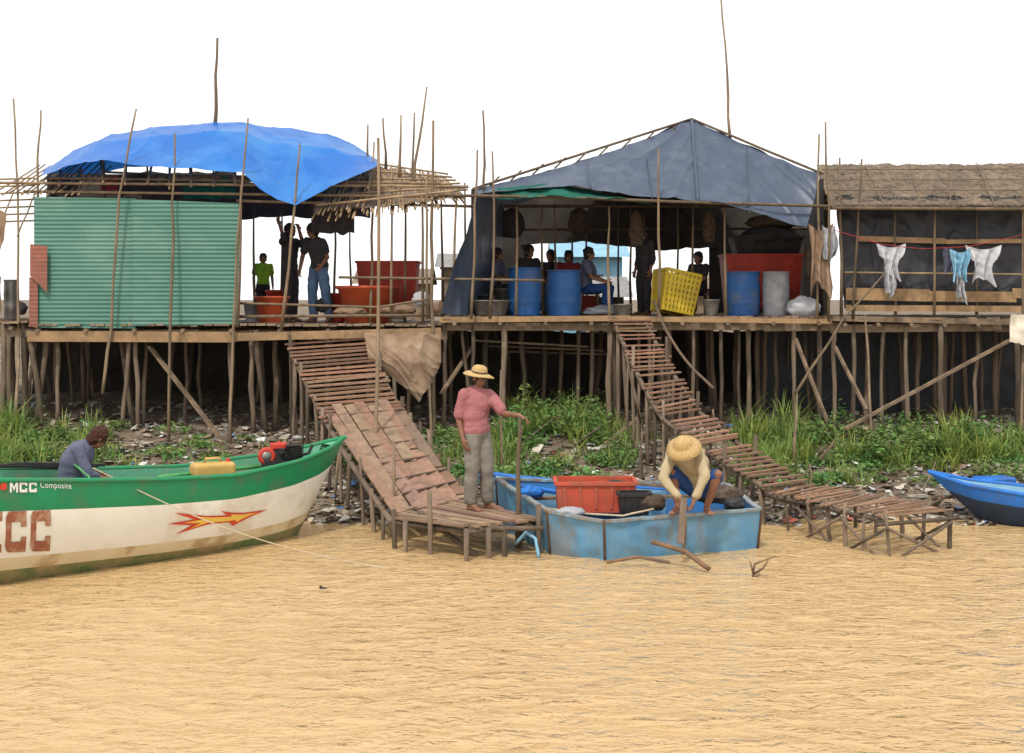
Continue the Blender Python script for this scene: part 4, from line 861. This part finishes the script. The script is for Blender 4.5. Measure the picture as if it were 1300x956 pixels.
def person(label,root,base='stand',yaw=0,s=1.,ov=None,hf=None,hu=None,shirt='darkcloth',trouser='darkcloth',sleeve=.6,leg=.92,hair='hair',hat=None,vox=.0085,curl=(.5,.5),hd=None,pn=None,fat=0.):
    J={};Rz=Matrix.Rotation(yaw,3,'Z')
    for k,v in POSE[base].items():
        if k in ('pel','chs','nck','hed'): J[k]=Rz@Vector(v)*s
        else:
            J[k+'L']=Rz@Vector(v)*s; J[k+'R']=Rz@Vector((-v[0],v[1],v[2]))*s
    for k,v in (ov or {}).items(): J[k]=Vector(v)
    root=Vector(root); J={k:v+root for k,v in J.items()}
    T=thing('person',root,label,'person')
    B=Body(); S=Body(); Q=Body()
    sL=J['shL']-J['shR']; hL=J['hpL']-J['hpR']
    s1,f1,u1=frame(J['nck']-J['chs'],sL); s0,f0,u0=frame(J['chs']-J['pel'],hL)
    R1=Matrix((s1,f1,u1)).transposed(); R0=Matrix((s0,f0,u0)).transposed()
    def torso(X_,g,z=1):
        c1=J['chs'].lerp(J['nck'],.3); g+=fat
        X_.ell(c1,((.155+g)*s,(.105+g)*s,(.17+g)*s),R1,20); X_.ell(J['chs'].lerp(J['pel'],.25),((.138+g)*s,(.1+g)*s,(.15+g)*s),R0,20)
        X_.ell(J['chs'].lerp(J['pel'],.65),((.135+g)*s,(.098+g)*s,(.14+g)*s),R0,20)
    torso(B,0); B.ell(J['pel'],(.15*s,.105*s,.12*s),R0,20)
    for k in 'LR':
        B.cap(J['chs'].lerp(J['nck'],.6),.07*s,J['sh'+k],.055*s)
        B.cap(J['sh'+k],.05*s,J['el'+k],.037*s); B.cap(J['el'+k],.04*s,J['wr'+k],.027*s)
        B.cap(J['pel'].lerp(J['hp'+k],.8),.09*s,J['hp'+k].lerp(J['kn'+k],.4),.08*s); B.cap(J['hp'+k].lerp(J['kn'+k],.3),.08*s,J['kn'+k],.053*s)
        md=J['kn'+k].lerp(J['an'+k],.3); B.cap(J['kn'+k],.051*s,md,.054*s); B.cap(md,.053*s,J['an'+k],.035*s)
        a=J['an'+k];t=J['to'+k]; fd=(t-a); fd.z=0; fd.normalize(); fs_=fd.cross(Vector((0,0,1)))
        heel=Vector((a.x,a.y,t.z+.008))-fd*.03*s; B.cap(heel,.032*s,t,.03*s); B.cap(a,.034*s,a.lerp(t,.55),.033*s)
        for i in range(5): q=t+fs_*((i-2)*.017*s); B.cap(q,.014*s,q+fd*(.045-.004*abs(i-1))*s-Vector((0,0,.008)),.011*s)
        # hand
        w=J['wr'+k]; d=(w-J['el'+k]).normalized()
        if hd and hd.get(k): d=Vector(hd[k]).normalized()
        sg=1 if k=='L' else -1
        n=Vector(pn[k]) if (pn and pn.get(k)) else (-s1*sg); n=(n-d*n.dot(d)).normalized(); sd=n.cross(d).normalized()
        if sd.dot(f1)<0 and not (pn and pn.get(k)): sd=-sd
        cu=curl[0] if k=='R' else curl[1]; Rh=Matrix((sd,d,n)).transposed()
        B.ell(w+d*.045*s,(.041*s,.055*s,.018*s),Rh,14); B.cap(w,.024*s,w+d*.03*s,.022*s)
        def chain(p,dr,L_,r):
            ang=0
            for q in range(3):
                ang+=cu*(.7 if q==0 else 1.); dd=(dr*math.cos(ang)+n*math.sin(ang)); p2=p+dd*L_[q]*s; B.cap(p,r*s,p2,(r-.001)*s); p=p2
        for i,ln in enumerate((.9,1.02,.97,.78)):
            chain(w+d*.085*s+sd*(.03-.02*i)*s,d,(.036*ln,.026*ln,.02*ln),.0095)
        tp=w+d*.03*s+sd*.033*s; td=(d*.75+sd*.65+n*.35*cu).normalized(); t2=tp+td*.035*s; B.cap(tp,.013*s,t2,.0115*s); t3=t2+(td+n*.5*cu).normalized()*.028*s; B.cap(t2,.0115*s,t3,.0095*s)
    # head
    F_=Vector(hf).normalized() if hf else (Rz@Vector((0,-1,0))); U_=Vector(hu).normalized() if hu else Vector((0,0,1))
    U_=(U_-F_*U_.dot(F_)).normalized(); Sd=U_.cross(F_) ; Rh=Matrix((Sd,F_,U_)).transposed(); h=J['hed']
    B.cap(J['chs'].lerp(J['nck'],.8),.06*s,h-U_*.05*s-F_*.01*s,.05*s)
    B.ell(h+U_*.025*s-F_*.012*s,(.074*s,.092*s,.085*s),Rh,20); B.ell(h-U_*.045*s+F_*.022*s,(.056*s,.064*s,.06*s),Rh,16); B.ell(h-U_*.088*s+F_*.052*s,(.024*s,.022*s,.02*s),Rh,10)
    B.ell(h+F_*.083*s-U_*.022*s,(.014*s,.02*s,.014*s),Rh,10); B.cap(h+F_*.078*s+U_*.01*s,.009*s,h+F_*.09*s-U_*.018*s,.012*s)
    B.ell(h+F_*.072*s+U_*.028*s,(.045*s,.014*s,.01*s),Rh,12); B.ell(h+F_*.078*s-U_*.055*s,(.023*s,.012*s,.006*s),Rh,10); B.ell(h+F_*.077*s-U_*.066*s,(.02*s,.012*s,.006*s),Rh,10)
    for q in (1,-1): B.ell(h+Sd*q*.075*s-U_*.01*s-F_*.008*s,(.012*s,.02*s,.032*s),Rh,10)
    o=mk('body',B,M['skin'],parent=T,smooth=True); r=o.modifiers.new('r','REMESH'); r.mode='VOXEL'; r.voxel_size=vox*.75; r.use_smooth_shade=True; sm=o.modifiers.new('s','SMOOTH'); sm.factor=.5; sm.iterations=2
    e=MB(); 
    for q in (1,-1): e.ell(h+F_*.075*s+Sd*q*.03*s+U_*.006*s,(.014*s,.012*s,.008*s),Rh,10)
    mk('eyes',e,M['eye'],parent=T,smooth=True)
    tex=bpy.data.textures.get('foldtex') or bpy.data.textures.new('foldtex','CLOUDS'); tex.noise_scale=.13
    def cloth(nm,X_,m):
        o=mk(nm,X_,M[m],parent=T,smooth=True); r=o.modifiers.new('r','REMESH'); r.mode='VOXEL'; r.voxel_size=.011; r.use_smooth_shade=True
        sm=o.modifiers.new('s','SMOOTH'); sm.factor=.5; sm.iterations=5; dp=o.modifiers.new('d','DISPLACE'); dp.texture=tex; dp.strength=.034; dp.mid_level=.45
    torso(S,.024); S.ell(J['pel']+u0*.03*s,((.17+fat)*s,(.13+fat)*s,.12*s),R0,18)
    for k in 'LR':
        S.cap(J['chs'].lerp(J['nck'],.55),.088*s,J['sh'+k],.073*s)
        if sleeve<=1: S.cap(J['sh'+k],.072*s,J['sh'+k].lerp(J['el'+k],sleeve),.07*s)
        else: S.cap(J['sh'+k],.07*s,J['el'+k],.058*s); S.cap(J['el'+k],.058*s,J['el'+k].lerp(J['wr'+k],sleeve-1),.046*s)
    cloth('shirt',S,shirt)
    Q.ell(J['pel'],((.165+fat)*s,(.12+fat)*s,.125*s),R0,18)
    for k in 'LR':
        Q.cap(J['pel'].lerp(J['hp'+k],.8),(.1+fat*.6)*s,J['hp'+k].lerp(J['kn'+k],.45),(.094+fat*.5)*s)
        if leg<=.5: Q.cap(J['hp'+k].lerp(J['kn'+k],.4),.094*s,J['kn'+k].lerp(J['hp'+k],.1),.082*s)
        else:
            Q.cap(J['hp'+k].lerp(J['kn'+k],.4),(.094+fat*.5)*s,J['kn'+k],(.08+fat*.4)*s); Q.cap(J['kn'+k],(.08+fat*.4)*s,J['kn'+k].lerp(J['an'+k],leg),(.074+fat*.2)*s)
    cloth('trousers',Q,trouser)
    if hair:
        hk=1.0 if hat else 1.04
        hh=MB(); hh.ell(h+U_*.036*s-F_*.026*s,(.088*s*hk,.098*s*hk,.094*s*hk),Rh,48); hh.ell(h-U_*.03*s-F_*.042*s,(.084*s*hk,.070*s*hk,.084*s*hk),Rh,40)
        for i,v in enumerate(hh.v): 
            n1=noise.noise(Vector(v)*26)+.9*noise.noise(Vector(v)*60); hh.v[i]=tuple(Vector(v)+(Vector(v)-h).normalized()*(.013 if not hat else .006)*n1)
        mk('hair',hh,M[hair],parent=T,smooth=False)
    if hat:
        k=MB(); c=h+U_*.055*s
        if hat=='sun': prof=[(0,.098),(.045,.094),(.075,.078),(.09,.05),(.098,.01),(.1,0),(.14,-.012),(.185,-.03),(.188,-.026),(.14,-.004),(.1,.004)]
        elif hat=='big': prof=[(0,.10),(.04,.096),(.08,.078),(.105,.045),(.115,.01),(.15,-.02),(.2,-.06),(.203,-.056),(.15,-.012),(.115,.014)]
        k.lathe([(a*s,z*s) for a,z in prof],c,30,R=Rh)
        k.v=[tuple(Vector(v)+U_*.018*noise.noise(Vector(v)*7)) for v in k.v]
        hb_=mk('straw_hat',k,M['straw'],parent=T,smooth=True); k=MB(); k.lathe([(.1*s,.004*s),(.1015*s,.006*s),(.098*s,.026*s),(.096*s,.026*s)],c,26,R=Rh)
        if hat=='sun': mk('hat_band',k,M['hatband'],parent=hb_,smooth=True)
    return T
zj=.375
rt=Vector((X(606,16.9),16.9,zj))
person('man in dusty pink shirt and straw hat holding a mooring post',rt,'stand',yaw=.75,s=1.02,
  ov={'wrL':(.50,-.40,1.165),'elL':(.32,-.1,1.16),'shL':(.14,.05,1.38),'wrR':(-.165,-.16,.87),'elR':(-.22,-.08,1.1),'shR':(-.15,-.10,1.39),'anR':(-.08,-.05,.075),'toR':(.02,-.16,.025),'anL':(.12,.06,.075),'toL':(.26,-.02,.025),'knR':(-.06,-.08,.5),'knL':(.11,.0,.5),'chs':(-.03,-.01,1.2),'pel':(-.01,0,.94)},
  hf=(.85,-.5,-.18),hu=(0,0,1),shirt='pinkshirt',trouser='greytrouser',sleeve=.8,leg=.86,hat='sun',vox=.008,curl=(.45,.55),hd={'L':(.8,-.2,-.35)},pn={'L':(-.2,-.1,-1)},fat=.018)
rt=Vector((X(872,16.0),15.98,.47))
person('man in khaki shirt and woven straw hat crouching on boat rim',rt,'stand',yaw=0,s=1.,
 ov={'pel':(.17,.24,.27),'hpL':(.24,.18,.26),'hpR':(.08,.25,.26),'knL':(.33,-.12,.46),'knR':(-.17,-.02,.47),'anL':(.22,-.01,.08),'anR':(-.10,.03,.08),'toL':(.24,-.14,.03),'toR':(-.17,-.10,.03),
 'chs':(.10,.12,.50),'nck':(-.02,-.08,.69),'hed':(-.06,-.19,.76),'shL':(.13,-.08,.68),'shR':(-.17,.01,.66),'elL':(.16,-.30,.46),'wrL':(.03,-.36,.20),'elR':(-.29,-.15,.42),'wrR':(-.10,-.33,.20)},
 hf=(-.35,-.75,-.72),hu=(-.25,-.65,.85),shirt='tanshirt',trouser='denim',sleeve=1.8,leg=.5,hat='big',vox=.008,curl=(.7,.7),hd={'L':(-.3,-.2,-.9),'R':(.5,-.2,-.8)},pn={'L':(-.9,0,.1),'R':(.8,-.2,.3)},fat=.01)
b=MB(); b.plank(W(868,632,15.55),W(864,690,15.4),.07,.035,up=(0,1,0)); mk('wooden_stake',b,M['stilt'],label='short wooden stake held by the crouching man',cat='stake')
b=MB(); b.box((-4.72,15.5,.60),(.7,.3,.42),Matrix.Rotation(.76,3,'Z')); o=mk('seat_box',b,M['hullgreen'],label='green box seat inside the boat',cat='box')
person('person with auburn hair and slate shirt hunched in the boat',Vector((-4.84,15.5,.34)),'sit',yaw=2.2,s=1.,
 ov={'pel':(0,0,.5),'hpL':(-.02,.09,.49),'hpR':(.02,-.09,.49),'chs':(.02,-.02,.76),'nck':(.17,.0,.95),'hed':(.29,.02,1.03),'shL':(.11,.17,.93),'shR':(.12,-.17,.92),'elR':(.24,-.2,.66),'wrR':(.36,-.06,.6)},
 hf=(.6,.5,-.75),hu=(.6,.3,.7),shirt='slate',trouser='darkcloth',sleeve=1.5,hair='auburn',vox=.008,fat=.03)
person('child in lime shirt standing on the deck',(X(334,25.8),25.8,dk),'stand',yaw=.3,s=.74,shirt='lime',trouser='darkcloth')
person('man in dark clothes standing with raised arms on deck',(X(368,24.7),24.7,dk),'stand',yaw=1.1,s=1.03,ov={'elR':(-.05,-.3,1.45),'wrR':(-.12,-.35,1.68),'elL':(.25,-.1,1.35),'wrL':(.2,-.25,1.6)},shirt='darkcloth',trouser='darkcloth',sleeve=1.3)
person('young man in dark shirt and jeans leaning on deck',(X(404,24.3),24.3,dk),'stand',yaw=-.5,s=1.03,ov={'pel':(.03,0,.95),'chs':(.0,-.03,1.22),'nck':(-.06,-.05,1.44),'hed':(-.10,-.08,1.57),'shL':(.09,-.10,1.38),'shR':(-.20,.04,1.40),'wrL':(.10,-.32,.98),'elL':(.17,-.12,1.12),'wrR':(-.30,-.12,.90),'elR':(-.28,.05,1.13),'knL':(.14,-.10,.52),'anL':(.19,.05,.075),'toL':(.16,-.09,.025)},shirt='darkcloth',trouser='jeans',hf=(-.7,-.6,-.35))
def seat(px,d,z,h=.4):
    b=MB(); x=X(px,d); b.box((x,d+.08,z+h-.02),(.36,.34,.04))
    for a,c in ((-1,-1),(1,-1),(1,1),(-1,1)): b.tube([(x+a*.14,d+.08+c*.13,z+h-.03),(x+a*.16,d+.08+c*.15,z)],.02)
    mk('stool',b,M['plank'],loc=(x,d,z),label='low wooden stool on the deck',cat='stool',group='stools on the deck')
for px,d,yw,sh,tr,ht,lab,sc in ((748,24.6,1.3,'slate','denim',None,'seated person in slate shirt and jeans on the deck',.95),(722,26.3,0,'redcloth','darkcloth',None,'seated person in red shirt on the deck',.95),(699,26.6,-.4,'darkcloth','darkcloth',None,'seated person in dark shirt on the deck',.97),
   (672,25.2,.6,'darkcloth','jeans',None,'seated person in dark shirt beside the barrel',1.0),(632,25.0,1.2,'slate','darkcloth',None,'seated person in slate shirt leaning forward',.95),(886,25.2,-.8,'darkcloth','darkcloth',None,'person in dark clothes seated behind the yellow crate',.9)):
    seat(px,d,dm); person(lab,(X(px,d),d,dm),'sit',yaw=yw,s=sc,shirt=sh,trouser=tr,hat=ht)
person('woman in dark brown clothes standing under the roof',(X(818,25),25,dm),'stand',yaw=-1.,s=.93,shirt='darkcloth',trouser='darkcloth',sleeve=1.5)
# ---------------- vegetation (stuff)
gb=MB()
def tuft(x,y,n,h,spread):
    z=gz(x,y); tone=R_(0,1)
    for i in range(n):
        a=R_(0,6.28); L_=h*R_(.4,1.15); bx=x+R_(-1,1)*spread*.3;by=y+R_(-1,1)*spread*.3; lean=R_(.2,1.0); w=R_(.006,.012)
        dx,dy=math.cos(a),math.sin(a); px,py=-dy*w,dx*w; vs=[]
        for k,tt in enumerate((0,.4,.75,1)):
            r=lean*L_*tt**1.7; zz=z-.03+L_*(tt-.38*lean*tt**2.2); ww=(1,.9,.55,.05)[k]
            vs+=[(bx+dx*r+px*ww,by+dy*r+py*ww,zz),(bx+dx*r-px*ww,by+dy*r-py*ww,zz)]
        g=R_(.75,1.35); y_=R_(0,1)**3
        c=((.14+.10*tone+.14*y_)*g,(.26+.05*tone+.04*y_)*g,.065*g)
        gb.add(vs,[(0,1,3,2),(2,3,5,4),(4,5,7,6)],0,c)
def dens(x,y): return noise.noise(Vector((x*.9,y*1.2,7)))
for (p0,p1,d0,d1,cnt,h) in ((525,600,19.8,22.6,9,.45),(600,800,20.4,22.8,30,.46),(650,770,21.8,24,24,.7),(935,1100,20.,22.5,32,.5),(940,1060,21,23,18,.75),(1100,1310,20.6,22.6,32,.42),(1180,1310,21,22.5,20,.6),(-20,60,20,23,26,.7),(60,125,20.5,23,12,.5),(130,380,19.5,22.5,12,.2),(800,960,20,23,12,.3),(400,560,20.5,23,8,.25)):
    n=0
    while n<cnt:
        d=R_(d0,d1); x=X(R_(p0,p1),d)
        if dens(x,d)<R_(-.2,.28): 
            if R_(0,1)<.94: continue
        tuft(x,d,int(R_(20,50)),h*R_(.4,1.35),.5); n+=1
mk('grass',gb,M['grass'],loc=(0,21,.5),kind='stuff',col=True)
lb=MB()
def weed(x,y,n,r,h):
    z=gz(x,y); g0=R_(.8,1.45); ys_=R_(.7,1.5)
    for i in range(n):
        a=R_(0,6.28);q=R_(0,1)**.5*r; zz=z+R_(.02,1)*h*(1-.5*q/r); c=Vector((x+q*math.cos(a),y+q*math.sin(a),zz)); s=R_(.02,.06)
        u=Vector((R_(-1,1),R_(-1,1),R_(-.4,.6))).normalized(); w=u.cross(Vector((R_(-1,1),R_(-1,1),1))).normalized()*.45
        g=g0*R_(.65,1.4); lb.add([c-u*s,c+w*s,c+u*s,c-w*s],[(0,1,2,3)],0,(.115*g*ys_,.22*g,.06*g))
for (p0,p1,d0,d1,cnt,h) in ((520,800,19.6,22.5,74,.28),(640,770,21.5,23.5,40,.7),(930,1300,19.8,22.6,92,.28),(0,130,20,23,44,.35),(130,400,19.6,23,30,.14),(1100,1200,21,22.5,22,.6),(400,560,19.8,22,14,.15),(1000,1300,21.5,22.6,34,.6)):
    n=0
    while n<cnt:
        d=R_(d0,d1); x=X(R_(p0,p1),d)
        if dens(x+40,d)<R_(-.2,.28) and R_(0,1)<.94: continue
        weed(x,d,int(R_(60,140)),R_(.12,.34),h*R_(.4,1.3)); n+=1
mk('low_weeds',lb,M['leafmat'],loc=(0,21,.5),kind='stuff',col=True)
# litter
tb=MB(); pal=[(.62,.62,.6),(.5,.48,.42),(.36,.32,.26),(.24,.17,.12),(.16,.12,.08),(.09,.075,.06),(.08,.2,.42),(.42,.09,.06),(.4,.33,.24),(.27,.26,.24),(.55,.5,.42)]
wts=[12,12,14,16,14,12,3,2,10,12,8]
for i in range(8500):
    y=18.05+R_(0,1)**1.4*7.5; x=R_(-.40,.40)*y; z=gz(x,y); s=R_(.02,.065)*(1.5 if R_(0,1)<.15 else 1); c=random.choices(pal,wts)[0]
    Rm=Matrix.Rotation(R_(0,6.28),3,'Z')@Matrix.Rotation(R_(-.6,.6),3,'X')
    if R_(0,1)<.5:
        vs=[Vector((x,y,z+.02))+Rm@Vector((sx*s*R_(.6,1.3),sy*s*R_(.6,1.3),R_(0,.6)*s)) for sx,sy in ((-1,-1),(0,-1.2),(1,-.8),(1.1,.5),(0,1),(-1,.9))]
        ce=Vector((x,y,z+.03+s*.4)); tb.add(vs+[ce],[(k,(k+1)%6,6) for k in range(6)],0,c)
    else: tb.box((x,y,z+s*.15),(s*R_(.6,2.2),s*R_(.5,1.2),s*R_(.2,.8)),Rm,0,R_(.6,1),c)
mk('litter',tb,M['litter'],loc=(0,21,.5),kind='stuff',col=True)
for i in range(44):
    d=R_(18.5,22.5); px=R_(60,1290); x=X(px,d); z=gz(x,d); b=MB(); a=R_(-1.2,1.2); L_=R_(.3,1.1); e=Vector((x+L_*math.cos(a),d+L_*math.sin(a),0)); e.z=gz(e.x,e.y)+R_(.0,.35)
    b.tube(wob([Vector((x,d,z+.02)),e],3,.03),R_(.01,.022),6); mk('driftwood_stick',b,M['stilt'],smooth=True,label='loose weathered stick lying on the bank',cat='stick',group='loose sticks on the bank')
